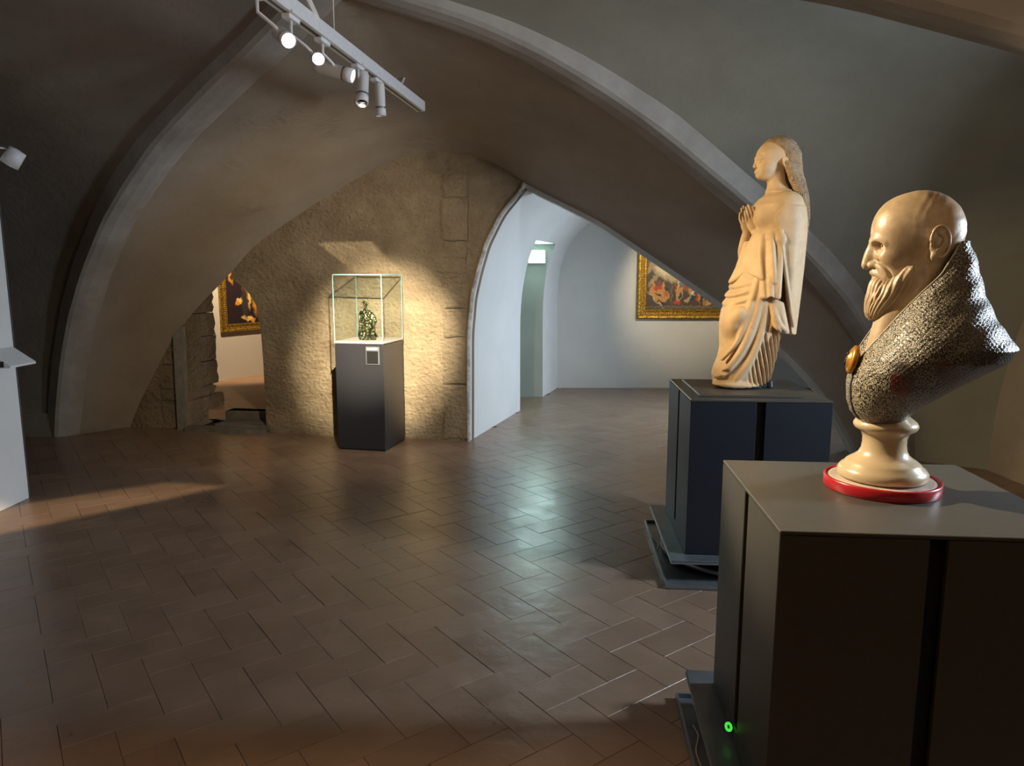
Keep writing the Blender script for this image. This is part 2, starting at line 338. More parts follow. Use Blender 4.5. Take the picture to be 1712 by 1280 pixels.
class Clay:
    def __init__(self, lo, hi, h):
        self.lo = np.array(lo, float); self.h = h
        self.n = [int(math.ceil((hi[i] - lo[i]) / h)) + 1 for i in range(3)]
        self.F = np.full(self.n, .1, np.float32)
        self.ax = [(self.lo[i] + h * np.arange(self.n[i])).astype(np.float32) for i in range(3)]
    def blk(self, lo, hi):
        s = []
        for i in range(3):
            a = max(0, int((lo[i] - self.lo[i]) / self.h)); b = min(self.n[i], int((hi[i] - self.lo[i]) / self.h) + 2)
            if b <= a: return None, None
            s.append(slice(a, b))
        g = [self.ax[0][s[0]][:, None, None], self.ax[1][s[1]][None, :, None], self.ax[2][s[2]][None, None, :]]
        return tuple(s), g
    def put(self, s, d, k, op):
        A = self.F[s]
        if op == 's': A = -A
        hh = np.clip(.5 + .5 * (d - A) / k, 0, 1); r = d + (A - d) * hh - k * hh * (1 - hh)
        self.F[s] = -r if op == 's' else r
    def ell(self, c, r, k=.01, rot=(0, 0, 0), op='u'):
        m = max(r) + k + 3 * self.h
        s, g = self.blk([c[i] - m for i in range(3)], [c[i] + m for i in range(3)])
        if s is None: return
        x, y, z = g[0] - c[0], g[1] - c[1], g[2] - c[2]
        if any(rot):
            from mathutils import Euler
            M = np.array(Euler([R(a) for a in rot]).to_matrix().transposed())
            x, y, z = (M[i][0] * x + M[i][1] * y + M[i][2] * z for i in range(3))
        k0 = np.sqrt((x / r[0]) ** 2 + (y / r[1]) ** 2 + (z / r[2]) ** 2) + 1e-6
        k1 = np.sqrt((x / r[0] ** 2) ** 2 + (y / r[1] ** 2) ** 2 + (z / r[2] ** 2) ** 2) + 1e-6
        self.put(s, k0 * (k0 - 1) / k1, k, op)
    def cap(self, a, b, ra, rb=None, k=.01, op='u', sq=None):
        rb = ra if rb is None else rb; m = max(ra, rb) + k + 3 * self.h
        s, g = self.blk([min(a[i], b[i]) - m for i in range(3)], [max(a[i], b[i]) + m for i in range(3)])
        if s is None: return
        ab = [b[i] - a[i] for i in range(3)]; L = sum(q * q for q in ab) + 1e-9
        t = np.clip(sum((g[i] - a[i]) * ab[i] for i in range(3)) / L, 0, 1)
        d = np.sqrt(sum((g[i] - a[i] - t * ab[i]) ** 2 for i in range(3))) - (ra + (rb - ra) * t)
        self.put(s, d, k, op)
    def path(self, pts, rr, k=.01, op='u', mirror=False, fine=True):
        if not isinstance(rr, (list, tuple)): rr = [rr] * len(pts)
        P = np.array([list(p) for p in pts], float); Rr = np.array(rr, float)
        if fine and len(P) > 2:      # rounded course through the points
            n = len(P); t = np.linspace(0, n - 1, (n - 1) * 4 + 1); Q = np.zeros((len(t), 3))
            for q, tt in enumerate(t):
                i = min(int(tt), n - 2); u = tt - i; a, b, c, d = P[max(i - 1, 0)], P[i], P[i + 1], P[min(i + 2, n - 1)]
                Q[q] = .5 * (2 * b + (c - a) * u + (2 * a - 5 * b + 4 * c - d) * u * u + (3 * b - a - 3 * c + d) * u ** 3)
            Rr = np.interp(t, range(n), Rr); P = Q
        for sgn in ((1, -1) if mirror else (1,)):
            M = P * np.array([1, sgn, 1]); m = Rr.max() + k + 3 * self.h
            s, g = self.blk(M.min(0) - m, M.max(0) + m)
            if s is None: continue
            d = None
            for i in range(len(M) - 1):
                ab = M[i + 1] - M[i]; L = float((ab * ab).sum()) + 1e-9
                t = np.clip(sum((g[c] - M[i][c]) * ab[c] for c in range(3)) / L, 0, 1)
                e = np.sqrt(sum((g[c] - M[i][c] - t * ab[c]) ** 2 for c in range(3))) - (Rr[i] + (Rr[i + 1] - Rr[i]) * t)
                d = e if d is None else np.minimum(d, e)
            self.put(s, d.astype(np.float32), k, op)
    def cloth(self, top, bot, r, n=16, wave=0., waves=3., k=.012, axis=1, kk=.010):
        """a hanging fold of cloth stretched between two rails"""
        T = resample(top, n); B = resample(bot, n); ref = None
        for i in range(n):
            a, b = Vector(T[i]), Vector(B[i]); ph = math.sin(waves * 2 * math.pi * i / (n - 1))
            m = a.lerp(b, .5); m[axis] += wave * ph * .7; b = b.copy(); b[axis] += wave * ph
            self.path([a, m, b], [r, r * .9, r * .75], kk)
    def ell2(self, c, r, k=.01, rot=(0, 0, 0), op='u'):
        self.ell(c, r, k, rot, op); self.ell((c[0], -c[1], c[2]), r, k, (-rot[0], rot[1], -rot[2]), op)
    def loft(self, zs, fr, bk, ry, p=2.2, k=.01, op='u', fold=None, cy=None):
        """a column whose plan at each height runs from bk to fr along x and +-ry along y"""
        s, g = self.blk((self.lo[0], self.lo[1], zs[0] - .03), (1e3, 1e3, zs[-1] + .03))
        if s is None: return
        z = g[2]; f = np.interp(z, zs, fr); b = np.interp(z, zs, bk); w_ = np.interp(z, zs, ry)
        c = (f + b) / 2; rx = (f - b) / 2; yy = g[1] - (0 if cy is None else np.interp(z, zs, cy)); xx = g[0] - c
        q = (np.abs(xx / rx) ** p + np.abs(yy / w_) ** p) ** (1 / p)
        d = (q - 1) * np.minimum(rx, w_)
        if fold is not None: d = d + fold(g[0], g[1], z, np.arctan2(yy / w_, xx / rx))
        d = np.maximum(d, np.maximum(zs[0] - z, z - zs[-1]))
        self.put(s, d.astype(np.float32), k, op)
    def cut(self, fn, k=.006):
        """carve away where fn(x,y,z) < 0"""
        s, g = self.blk(self.lo, (1e3,) * 3); d = fn(*g) + np.zeros(self.n, np.float32); self.put(s, d.astype(np.float32), k, 's')
    def warp(self, fn):
        self.F += (fn(self.ax[0][:, None, None], self.ax[1][None, :, None], self.ax[2][None, None, :]) + np.zeros(self.n, np.float32)).astype(np.float32)
    def mesh(self, name, m, parent, dz=0., rotz=0., sc=(1, 1), ox=0.):
        F = self.F
        for i in range(3):
            sl = [slice(None)] * 3; sl[i] = 0; F[tuple(sl)] = .1; sl[i] = -1; F[tuple(sl)] = .1
        v, q = surface_nets(F, self.lo, self.h); v[:, 2] += dz; v[:, 0] = v[:, 0] * sc[0] + ox; v[:, 1] *= sc[1]
        if rotz:
            c_, s_ = math.cos(rotz), math.sin(rotz); v[:, 0], v[:, 1] = c_ * v[:, 0] - s_ * v[:, 1], s_ * v[:, 0] + c_ * v[:, 1]
        me = bpy.data.meshes.new(name)
        me.vertices.add(len(v)); me.vertices.foreach_set('co', v.ravel())
        me.loops.add(len(q) * 4); me.loops.foreach_set('vertex_index', q.ravel().astype(np.int32))
        me.polygons.add(len(q)); me.polygons.foreach_set('loop_start', np.arange(0, len(q) * 4, 4, dtype=np.int32))
        me.update(calc_edges=True); me.validate()
        self.F = None
        return finish(name, me, m, parent, True)

# ================================================================== THE ROOM
# ---- curves of the vault
CROWN = Vector((-1.0, 4.3, 3.2))
LF = fl(117, 728); RF = Vector((3.4, 6.2, 0)); NR = Vector((2.4, 1.3, 0)); NL = Vector((-5.3, 1.7, 0))
WA = fl(218, 713); WB = fl(785, 737); wdir = (WB - WA); wdir.z = 0; wdir.normalize()
wn = Vector((wdir.y, -wdir.x, 0))                    # towards the photographer
def wall_pt(u, v): return on_plane(u, v, WA, wn)
def rib_pts(base, px):
    n = Vector(((base - CROWN).y, -(base - CROWN).x, 0)).normalized()
    return [CROWN.copy()] + [on_plane(u, v, CROWN, n) for u, v in px] + [Vector((base.x, base.y, 0))]
rib_L = resample(rib_pts(LF, [(475, 62), (430, 105), (390, 140), (344, 185), (290, 240), (245, 300), (200, 371), (162, 461), (140, 535), (127, 607), (120, 670)]), 60)
rib_R = resample(rib_pts(RF, [(700, 22), (760, 40), (820, 64), (900, 102), (980, 150), (1060, 203), (1130, 258), (1200, 316), (1260, 366), (1334, 430), (1400, 506), (1445, 580), (1480, 660), (1497, 720)]), 60)
def made(base, sz):
    return resample([Vector((*(CROWN.xy.lerp(base.xy, s)), z)) for s, z in sz], 60)
prof = [(0, 3.2), (.15, 3.14), (.3, 2.98), (.45, 2.76), (.6, 2.50), (.75, 2.17), (.86, 1.70), (.94, 1.1), (1, 0)]
rib_NR = made(NR, prof); rib_NL = made(NL, prof)
arch_px_l = [(218, 713), (232, 675), (250, 640), (270, 600), (290, 565), (320, 525), (350, 493), (380, 463), (420, 415), (450, 392), (480, 372), (520, 345), (560, 320), (600, 296), (640, 275), (670, 263), (700, 255), (745, 252)]
arch_px_r = [(745, 252), (775, 255), (800, 262), (830, 275), (850, 286), (880, 308), (940, 338), (1000, 368), (1065, 411), (1130, 455), (1200, 503), (1250, 538), (1300, 577), (1345, 620), (1383, 665), (1410, 710), (1435, 759)]
arch_L = resample([wall_pt(*p) for p in arch_px_l], 60)        # springing -> apex
arch_R = resample([wall_pt(*p) for p in arch_px_r][::-1], 60)  # springing -> apex
arch_L[0].z = 0; arch_R[0].z = 0

def wall_arch(a, b, apex, n=60):
    """half from a up to the apex point"""
    pts = []
    for i in range(n):
        t = i / (n - 1); s = 1 - (1 - t) ** 1.0
        pts.append(Vector((a.x + (apex.x - a.x) * s, a.y + (apex.y - a.y) * s, apex.z * (1 - (1 - s) ** 2.3) ** (1 / 1.9))))
    return resample(pts, n)
RW0, RW1, RAP = Vector((3.95, 5.8, 0)), Vector((3.95, .9, 0)), Vector((3.95, 3.5, 2.75))
LW0, LW1, LAP = Vector((-5.45, 7.1, 0)), Vector((-5.8, 1.2, 0)), Vector((-5.6, 4.2, 2.8))
ra_f, ra_n = wall_arch(RW0, RW1, RAP), wall_arch(RW1, RW0, RAP)
la_f, la_n = wall_arch(LW0, LW1, LAP), wall_arch(LW1, LW0, LAP)
NAP = Vector((-1.5, 1.6, 3.0)); na_l, na_r = wall_arch(NL, NR, NAP), wall_arch(NR, NL, NAP)

def web(name, pairs, m, bulge=.07, lift=.05, nj=22):
    """pairs: (rib curve crown->springing, arch curve springing->apex) for the two halves, the second run backwards"""
    rows = []
    for h, (rib, arch) in enumerate(pairs):
        rr = rib[::-1]; ar = arch
        seq = list(range(60)) if h == 0 else list(range(58, -1, -1))
        for i in seq:
            a, b = rr[i].copy(), ar[i]
            up = min(1, a.z / 1.2); a.z += lift * up
            row = []
            for j in range(nj + 1):
                t = j / nj; p = a.lerp(b, t); hh = min(1., p.z / 1.5)
                nz = mnoise.fractal(p * 1.1, 1.0, 2.0, 3)
                k = math.sin(math.pi * t)
                p.z += bulge * k * hh
                p = p + Vector((.3, -.7, .3)) * nz * .025 * min(1, k * 3) * min(1, p.z * 3)
                row.append(p)
            rows.append(row)
    v, f = grid(rows); return pydata(name, v, f, m, None, True)
ceil = web('ceiling', [(rib_L, arch_L), (rib_R, arch_R)], PLASTER); struct(ceil, 'brown-grey plastered vault cell falling to the far tuff wall')
c2 = web('ceiling', [(rib_NL, la_n), (rib_L, la_f)], SHADE_JOINT); struct(c2, 'shade-toned plastered vault cell on the left behind the white panel')
c3 = web('ceiling', [(rib_R, ra_f), (rib_NR, ra_n)], PLASTER2); struct(c3, 'grey-green plastered vault cell above the two pedestals')
c4 = web('ceiling', [(rib_NR, na_r), (rib_NL, na_l)], PLASTER); struct(c4, 'vault cell nearest the photographer')

def rib_mesh(name, pts, w_, h, m, label):
    d = (pts[-1] - pts[0]); n = Vector((d.y, -d.x, 0)).normalized(); rows = []
    for i, p in enumerate(pts):
        t = (pts[min(i + 1, 59)] - pts[max(i - 1, 0)]).normalized()
        r = t.cross(n).normalized()
        if r.z > 0: r = -r
        if i == 0: r = Vector((0, 0, -1))
        j = mnoise.noise(p * 3) * .008
        rows.append([p + n * (s * w_ / 2) + r * q for s, q in ((-1.12, -h * 1.2), (-1, -h * .15 + j), (-.8, 0), (-.3, .012 + j), (.3, .012), (.8, 0), (1, -h * .15 - j), (1.12, -h * 1.2))])
    v, f = grid(rows); return struct(pydata(name, v, f, m, None, False), label)
rib_mesh('trim_1', rib_L, .27, .13, RIB, 'diagonal vault rib rising from the far left corner')
rib_mesh('trim_2', rib_R, .25, .13, RIB, 'pale diagonal vault rib sweeping down behind the statue')
rib_mesh('trim_3', rib_NR, .34, .15, SHADE_JOINT, 'shade-toned brown vault rib crossing the top right corner')  # the rib's unlit look is put into its plaster colour
rib_mesh('trim_4', rib_NL, .30, .15, RIB, 'vault rib to the near left corner')

# wall under the right and left wall arches, and the room behind the photographer (seen in reflections and bounce light)
def under(name, arch0, arch1, m, label):
    top = arch0 + arch1[::-1][1:]; rows = [[Vector((p.x, p.y, -.02)) for p in top], [p + Vector((0, 0, .01)) for p in top]]
    v, f = grid(rows); return struct(pydata(name, v, f, m), label)
under('wall_right', ra_f, ra_n, PLASTER, 'low plastered wall under the right vault cell')
under('wall_left', la_f, la_n, SHADE_JOINT, 'low shade-toned wall under the left vault cell')
bmw = box((-5.9, -3.6, -.02), (-5.75, 1.3, 3.1)); struct(obj('wall_left_near', bmw, SHADE_JOINT), 'plain wall of the near bay on the left')
struct(obj('wall_right_near', box((3.95, -3.6, -.02), (4.1, 1.0, 3.1)), PLASTER), 'plain wall of the near bay on the right')
struct(obj('wall_near', box((-5.9, -3.7, -.02), (4.1, -3.55, 3.1)), WHITE), 'wall behind the photographer')
struct(obj('ceiling_near', box((-5.9, -3.7, 3.05), (4.1, 1.7, 3.2)), PLASTER), 'ceiling of the near bay')

# low ledge at the foot of the far left corner
lp = fl(40, 727); rp = fl(106, 729)
pl = [(lp.x - .8, lp.y - .02), (rp.x, rp.y - .05), (rp.x, rp.y + .2), (lp.x - .8, lp.y + .2)]
struct(obj('baseboard_left', prism(pl, 0, .24), SHADE_JOINT), 'low plastered ledge in the dark far left corner')

# ---- far rock wall in two pieces beside the small doorway
def wall_sz(p): d = p - WA; return (d.dot(wdir), p.z)
def sheet(name, px_outline, m, relief=.035, step=.045, depth=.45, label=None, floor_ids=()):
    out = [wall_sz(p if isinstance(p, Vector) else wall_pt(*p)) for p in px_outline]
    out = [(a, max(b, -.01)) for a, b in out]
    dense = []
    for i in range(len(out)):
        a, b = Vector(out[i]), Vector(out[(i + 1) % len(out)]); n = max(1, int((b - a).length / step))
        dense += [a.lerp(b, k / n) for k in range(n)]
    nb = len(dense)
    xs = [p[0] for p in dense]; zs = [p[1] for p in dense]; pts = list(dense)
    def inside(x, z):
        c = False
        for i in range(nb):
            a, b = dense[i], dense[i - 1]
            if (a[1] > z) != (b[1] > z) and x < (b[0] - a[0]) * (z - a[1]) / (b[1] - a[1]) + a[0]: c = not c
        return c
    dn = np.array([[p[0], p[1]] for p in dense])
    x = min(xs) + step * .5
    while x < max(xs):
        z = step * .5
        while z < max(zs):
            xx, zz = x + random.uniform(-.3, .3) * step, z + random.uniform(-.3, .3) * step
            if np.min((dn[:, 0] - xx) ** 2 + (dn[:, 1] - zz) ** 2) > (step * .55) ** 2 and inside(xx, zz): pts.append(Vector((xx, zz)))
            z += step
        x += step
    vo, eo, fo, *_ = delaunay_2d_cdt(pts, [(i, (i + 1) % nb) for i in range(nb)], [list(range(nb))], 1, 1e-5)
    bm = bmesh.new(); vv = []
    for k, p in enumerate(vo):
        P = WA + wdir * p[0]; P.z = p[1]
        dd = min(1., math.sqrt(np.min((dn[:, 0] - p[0]) ** 2 + (dn[:, 1] - p[1]) ** 2)) / .12)
        nzv = mnoise.fractal(Vector((p[0] * 1.7, p[1] * 2.2, 3)), 1.0, 2.0, 5) * 1.0 + .5 * mnoise.noise(Vector((p[0] * 9, p[1] * 13, 1)))
        P = P + wn * (relief * (nzv * .7 - .35) * dd)
        vv.append(bm.verts.new(P))
    for f in fo:
        try: bm.faces.new([vv[i] for i in f])
        except ValueError: pass
    be = [e for e in bm.edges if len(e.link_faces) == 1]
    ex = bmesh.ops.extrude_edge_only(bm, edges=be)
    for v in [g for g in ex['geom'] if isinstance(g, bmesh.types.BMVert)]: v.co -= wn * depth
    o = obj(name, bm, m, None, True)
    try:
        o.data.set_sharp_from_angle(angle=R(40))
    except Exception: pass
    return struct(o, label)
al = [(p[0], p[1]) for p in arch_px_l]
left_piece = [WA] + [p for p in arch_L[1:] if p.x < wall_pt(316, 530).x] + [(316, 530), Vector((wall_pt(316, 718).x, wall_pt(316, 718).y, 0))]
right_piece = [Vector((wall_pt(446, 719).x, wall_pt(446, 719).y, 0)), (443, 662), (440, 604), (436, 552), (431, 529), (428, 510), (417, 491), (403, 477), (385, 464)] + \
    [p for p in arch_L if p.x > wall_pt(386, 460).x] + [p for p in arch_R[::-1][1:] if p.x < wall_pt(878, 307).x] + \
    [(880, 309), (838, 360), (813, 410), (800, 455), (790, 500), (785, 560), (785, 640), WB]
wl = sheet('wall_back_left', left_piece, ROCK, depth=.2, label='rough tuff wall left of the small doorway, under the falling vault')
wr = sheet('wall_back', right_piece, ROCK, label='rough tuff wall behind the glass case')

def stone_on_wall(u0, v0, u1, v1, proud, parent, m=ROCK, jag=.012):
    a = wall_pt(u0, v1); b = wall_pt(u1, v0); s0, z0 = wall_sz(a); s1, z1 = wall_sz(b); z0 = max(z0, 0)
    n = 5; bm = bmesh.new(); loop = []
    for i in range(n): loop.append((s0 + (s1 - s0) * i / n, z0))
    for i in range(n): loop.append((s1, z0 + (z1 - z0) * i / n))
    for i in range(n): loop.append((s1 + (s0 - s1) * i / n, z1))
    for i in range(n): loop.append((s0, z1 + (z0 - z1) * i / n))
    loop = [(a + random.uniform(-jag, jag), max(0, b + random.uniform(-jag, jag))) for a, b in loop]
    def P(s, z, d): q = WA + wdir * s + wn * d; return (q.x, q.y, z)
    cs, cz = (s0 + s1) / 2, (z0 + z1) / 2
    A = [bm.verts.new(P(s, z, -.05)) for s, z in loop]; B = [bm.verts.new(P(s, z, proud * .7)) for s, z in loop]
    D = [bm.verts.new(P(cs + (s - cs) * .9, cz + (z - cz) * .93, proud + random.uniform(-.005, .005))) for s, z in loop]
    k = len(loop)
    for X_, Y_ in ((A, B), (B, D)):
        for i in range(k): bm.faces.new((X_[i], X_[(i + 1) % k], Y_[(i + 1) % k], Y_[i]))
    bm.faces.new(D)
    return obj('stone', bm, m, parent)
# courses of squared stones: left jamb of the doorway, and the half pier near the passage
js, _ = wall_sz(wall_pt(316, 700)); rsz = random.Random(3)
zc = [0, .30, .42, .68, .95, 1.2, 1.42, 1.66, 1.95]
for z0, z1 in zip(zc, zc[1:]):       # squared stones of the ragged jamb, seen through the opening
    bm = bmesh.new(); far_ = [rsz.uniform(.53, .58) for _ in range(5)]
    if z0 == .30: far_ = [.44, .47, .50, .52, .46]
    if z0 == 0: far_ = [.66, .66, .65, .66, .64]
    def PJ(a, t, z): q = WA + wdir * (js + t) - wn * a; return (q.x, q.y, z)
    zs_ = [z0 + .004 + (z1 - z0 - .008) * i / 4 for i in range(5)]
    L0 = [bm.verts.new(PJ(-.012 + rsz.uniform(-.004, .004), .004, z)) for z in zs_]; L1 = [bm.verts.new(PJ(.02, .020, z)) for z in zs_]
    M1 = [bm.verts.new(PJ(.28, .024 + rsz.uniform(-.008, .008), z)) for z in zs_]
    R1 = [bm.verts.new(PJ(f_ - .03, .022, z)) for f_, z in zip(far_, zs_)]; R0 = [bm.verts.new(PJ(f_, -.01, z)) for f_, z in zip(far_, zs_)]
    B0 = [bm.verts.new(PJ(.45, -.30, z)) for z in zs_]; B1 = [bm.verts.new(PJ(.0, -.30, z)) for z in zs_]
    col_ = [L0, L1, M1, R1, R0, B0, B1]
    for a, b in zip(col_, col_[1:] + col_[:1]):
        for i in range(4): bm.faces.new((a[i], a[i + 1], b[i + 1], b[i]))
    bm.faces.new([c[0] for c in col_]); bm.faces.new([c[-1] for c in col_[::-1]])
    if z0 > 1.3: pass
    obj('stone', bm, ROCK, wl)
for (a, b, c, d) in [(741, 290, 781, 330), (740, 333, 782, 402), (743, 405, 780, 430), (738, 433, 779, 456), (744, 459, 782, 514), (742, 518, 782, 563), (741, 567, 781, 640), (743, 644, 783, 732)]:
    stone_on_wall(a, b, c, d, .014, wr, jag=.008)
st = obj('trim_5', bmesh.new(), STEP); bpy.data.objects.remove(st)
bm = bmesh.new()
pil = [wall_pt(294, 562), wall_pt(309, 545), wall_pt(317, 717), wall_pt(302, 718)]
A = [bm.verts.new(p + wn * .05) for p in pil]; B = [bm.verts.new(p - wn * .05) for p in pil]
bm.faces.new(A)
for i in range(4): bm.faces.new((A[i], A[(i + 1) % 4], B[(i + 1) % 4], B[i]))
struct(obj('trim_5', bm, mat('grey_stone_strip', (.20, .19, .16), .85, nz=(10, .3, .7), col2=(.30, .28, .24), bump=(25, .5, .02))), 'narrow grey stone strip left of the small doorway')

# arch soffit from the wall arch over the passage
rows = []
for p in arch_R[::-1]:
    if p.x < wall_pt(870, 300).x: continue
    q = Vector((p.x - .02, p.y, max(-.02, p.z - .035)))
    rows.append([p + wn * .015, q + wn * .02, q - wn * .28, p - wn * .30 + Vector((0, 0, .1))])
v, f = grid(rows); struct(pydata('trim_6', v, f, RIB), 'plastered edge of the arch over the passage')

# ---- white passage with its barrel vault
PY = 10.2
def prof_pts(px, plane, tail):
    return [plane(*p) for p in px] + [Vector(t) for t in tail]
outer = prof_pts([(785, 737), (785, 640), (785, 560), (790, 500), (800, 455), (813, 410), (838, 360), (880, 309)], wall_pt, [])
for t in ((.55, 2.66), (1.1, 2.84), (1.8, 2.92), (2.6, 2.80), (3.4, 2.35), (4.0, 1.6), (4.2, .9), (4.2, 0)):
    x = t[0]; outer.append(Vector((x, WA.y + (x - WA.x) * wdir.y / wdir.x - .0, t[1])))
inner = [at(u, v, PY) for u, v in [(932, 648), (932, 570), (932, 500), (936, 450), (950, 410), (970, 386), (992, 368)]]
for t in ((1.5, 2.55), (2.1, 2.70), (2.9, 2.68), (3.6, 2.3), (4.2, 1.6), (4.35, .9), (4.35, 0)): inner.append(Vector((t[0], PY, t[1])))
outer[0].z = inner[0].z = 0
def by_z(ptsL, zs):   # left flank resampled at given heights, up to the steep part
    z = [p.z for p in ptsL]; return [Vector((np.interp(q, z, [p.x for p in ptsL]), np.interp(q, z, [p.y for p in ptsL]), q)) for q in zs]
zl = [0, .3, .6, .9, 1.1, 1.25, 1.4, 1.55, 1.7, 1.8, 1.9, 2.0, 2.1, 2.2, 2.3]
oL = by_z(outer[:8], zl); iL = by_z(inner[:7], zl)
oT = resample([oL[-1]] + outer[7:], 30)[1:]; iT = resample([iL[-1]] + [p for p in inner[6:] if p.z > 0 or True][0:], 30)[1:]
O_, I_ = oL + oT, iL + iT
S_NEAR, S_FAR = .478, .77
ss = [0, .12, .24, .36, S_NEAR, .58, .68, S_FAR, .85, .92, 1]
rows = [[o.lerp(i, s) for s in ss] for o, i in zip(O_, I_)]
v, f = grid(rows); n = len(ss); keep = []
for k, q in enumerate(f):
    i, j = divmod(k, n - 1)
    if i < 11 and 4 <= j < 7: continue           # the door recess
    if i >= len(rows) - 9 and 3 <= j < 8 and rows[i][j].z < 2.2: continue   # window recess, outside the frame
    keep.append(q)
struct(pydata('wall_passage', v, keep, WHITE, None, True), 'white plastered side and pointed barrel vault of the passage')
bm = bmesh.new()
struct(obj('wall_passage_end', box((-.2, PY, -.02), (4.6, PY + .12, 3.1)), WHITE), 'white end wall of the passage carrying the painting')
# door recess: jambs, soffit, inner wall
far = [o.lerp(i, S_FAR) for o, i in zip(oL, iL)][:12]; near = [o.lerp(i, S_NEAR) for o, i in zip(oL, iL)][:12]
REC = mat('recess_greenish_plaster', (.36, .39, .34), .7, nz=(2, .3, .7), col2=(.42, .45, .40))
def strip(name, pts, xb, m, label=None):
    rows = [[p, Vector((xb, p.y, p.z))] for p in pts]; v, f = grid(rows); return pydata(name, v, f, m)
jf = struct(strip('door_1', far, -.75, REC), 'recessed doorway jamb in the passage side, lit by the exit sign')
jn = strip('jamb', near, -.75, REC, None); jn.parent = jf
sv = [far[-1], near[-1], Vector((-.75, near[-1].y, 2.0)), Vector((-.75, far[-1].y, 2.0))]
so = pydata('soffit', sv, [(0, 1, 2, 3)], WHITE, jf)
rb = pydata('recess_wall', [Vector((-.75, near[0].y, 0)), Vector((-.75, far[0].y, 0)), Vector((-.75, far[0].y, 2)), Vector((-.75, near[0].y, 2))], [(0, 1, 2, 3)], REC, jf)
# exposed plaster edge along the jamb
edge = resample([p + wn * .012 for p in outer[:8]], 60)
struct(obj('trim_7', tube([p + Vector((-.006, 0, 0)) + Vector((mnoise.noise(p * 9) * .006, 0, 0)) for p in edge], .017, 8), TRIMW), 'ragged white plaster edge where tuff wall meets passage')
struct(obj('trim_8', tube([p + Vector((.035, .03, 0)) for p in edge], .013, 6), SHADE_JOINT), 'brown joint beside the plaster edge')

# ---- floor: one cotto tile per object in herringbone, the far ones joined
fl_bm = prism([(-6, -3.7), (4.4, -3.7), (4.4, 10.4), (-1.3, 10.4), (-1.3, 7.9), (-6, 7.9)], -.06, -.006)
floor = struct(obj('floor', fl_bm, GROUT), 'herringbone floor of terracotta tiles')
TW, TA = .163, R(53.75); OX, OY = .5, .70
TY = Vector((math.cos(math.pi - TA), math.sin(math.pi - TA))); TX = Vector((math.cos(1.5 * math.pi - TA), math.sin(1.5 * math.pi - TA)))
def tile_world(a, b): return TX * ((a + OX) * TW) + TY * ((b + OY) * TW)
def px_of(p):
    dy = p[1]; dz = p[2] - EYE; dep = dy * math.cos(PITCH) - dz * math.sin(PITCH); up = dz * math.cos(PITCH) + dy * math.sin(PITCH)
    return (856 + F_PX * p[0] / dep, 640 - F_PX * up / dep) if dep > .1 else None
def floor_ok(c):
    x, y = c
    if y < .6 or y > 10.35 or x < -5.5 or x > 4.2: return False
    wy = WA.y + (x - WA.x) * wdir.y / wdir.x
    if x < WB.x: return y < wy + (.12)
    if y > wy: return x > WB.x + (y - WB.y) * (inner[0].x - WB.x) / (PY - WB.y) - 1.0 * (near[0].y < y < far[0].y) - .1
    return True
tiles = []
for m_ in range(-60, 61):
    for k in range(-80, 81):
        for kind, (ox, oy) in (('h', (0, 0)), ('v', (2, -1))):
            a, b = -13 + ox + k + 4 * m_, 14 + oy + k
            w_, h_ = (2, 1) if kind == 'h' else (1, 2)
            c = tile_world(a + w_ / 2, b + h_ / 2)
            if floor_ok(c): tiles.append((kind, c))
def tile_area(c):
    q = px_of((c.x, c.y, 0))
    if q is None or not (-40 < q[0] < 1752 and 640 < q[1] < 1330): return 0
    # hidden behind the pedestals
    d = c.length; vis = .3 if (c.x > .62 and c.y < 3.0 and c.x / c.y > .33) else 1
    return vis / d ** 3
tiles.sort(key=lambda t: -tile_area(t[1]))
def tile_bm(bm=None, M=None):
    bm = bm or bmesh.new(); g = .0010; L2, W2 = TW - g, TW / 2 - g; b_ = .0009; t = .011
    lv = [[(-L2, -W2, -t), (L2, -W2, -t), (L2, W2, -t), (-L2, W2, -t)], [(-L2, -W2, -b_), (L2, -W2, -b_), (L2, W2, -b_), (-L2, W2, -b_)],
          [(-L2 + b_, -W2 + b_, 0), (L2 - b_, -W2 + b_, 0), (L2 - b_, W2 - b_, 0), (-L2 + b_, W2 - b_, 0)]]
    vs_ = [[bm.verts.new(M @ Vector(p) if M else p) for p in r] for r in lv]
    for a, b in zip(vs_, vs_[1:]):
        for i in range(4): bm.faces.new((a[i], a[(i + 1) % 4], b[(i + 1) % 4], b[i]))
    bm.faces.new(vs_[2]); return bm
bm = tile_bm(); me = bpy.data.meshes.new('tile'); bm.to_mesh(me); bm.free(); me.materials.append(TILE)
angX = math.atan2(TX.y, TX.x); angY = math.atan2(TY.y, TY.x)
rest = bmesh.new()
for i, (kind, c) in enumerate(tiles):
    ang = angX if kind == 'h' else angY
    rot = (random.gauss(0, .0014), random.gauss(0, .0014), ang + random.gauss(0, .002)); z = random.gauss(0, .00035)
    if i < 300:
        o = bpy.data.objects.new('tile', me); C.objects.link(o); o.parent = floor; o.location = (c.x, c.y, z); o.rotation_euler = rot
    else:
        from mathutils import Euler
        tile_bm(rest, Matrix.Translation((c.x, c.y, z)) @ Euler(rot).to_matrix().to_4x4())
rm = bpy.data.meshes.new('distant_tiles'); rest.to_mesh(rm); rest.free(); ro = finish('distant_tiles', rm, TILE, floor); ro['kind'] = 'stuff'

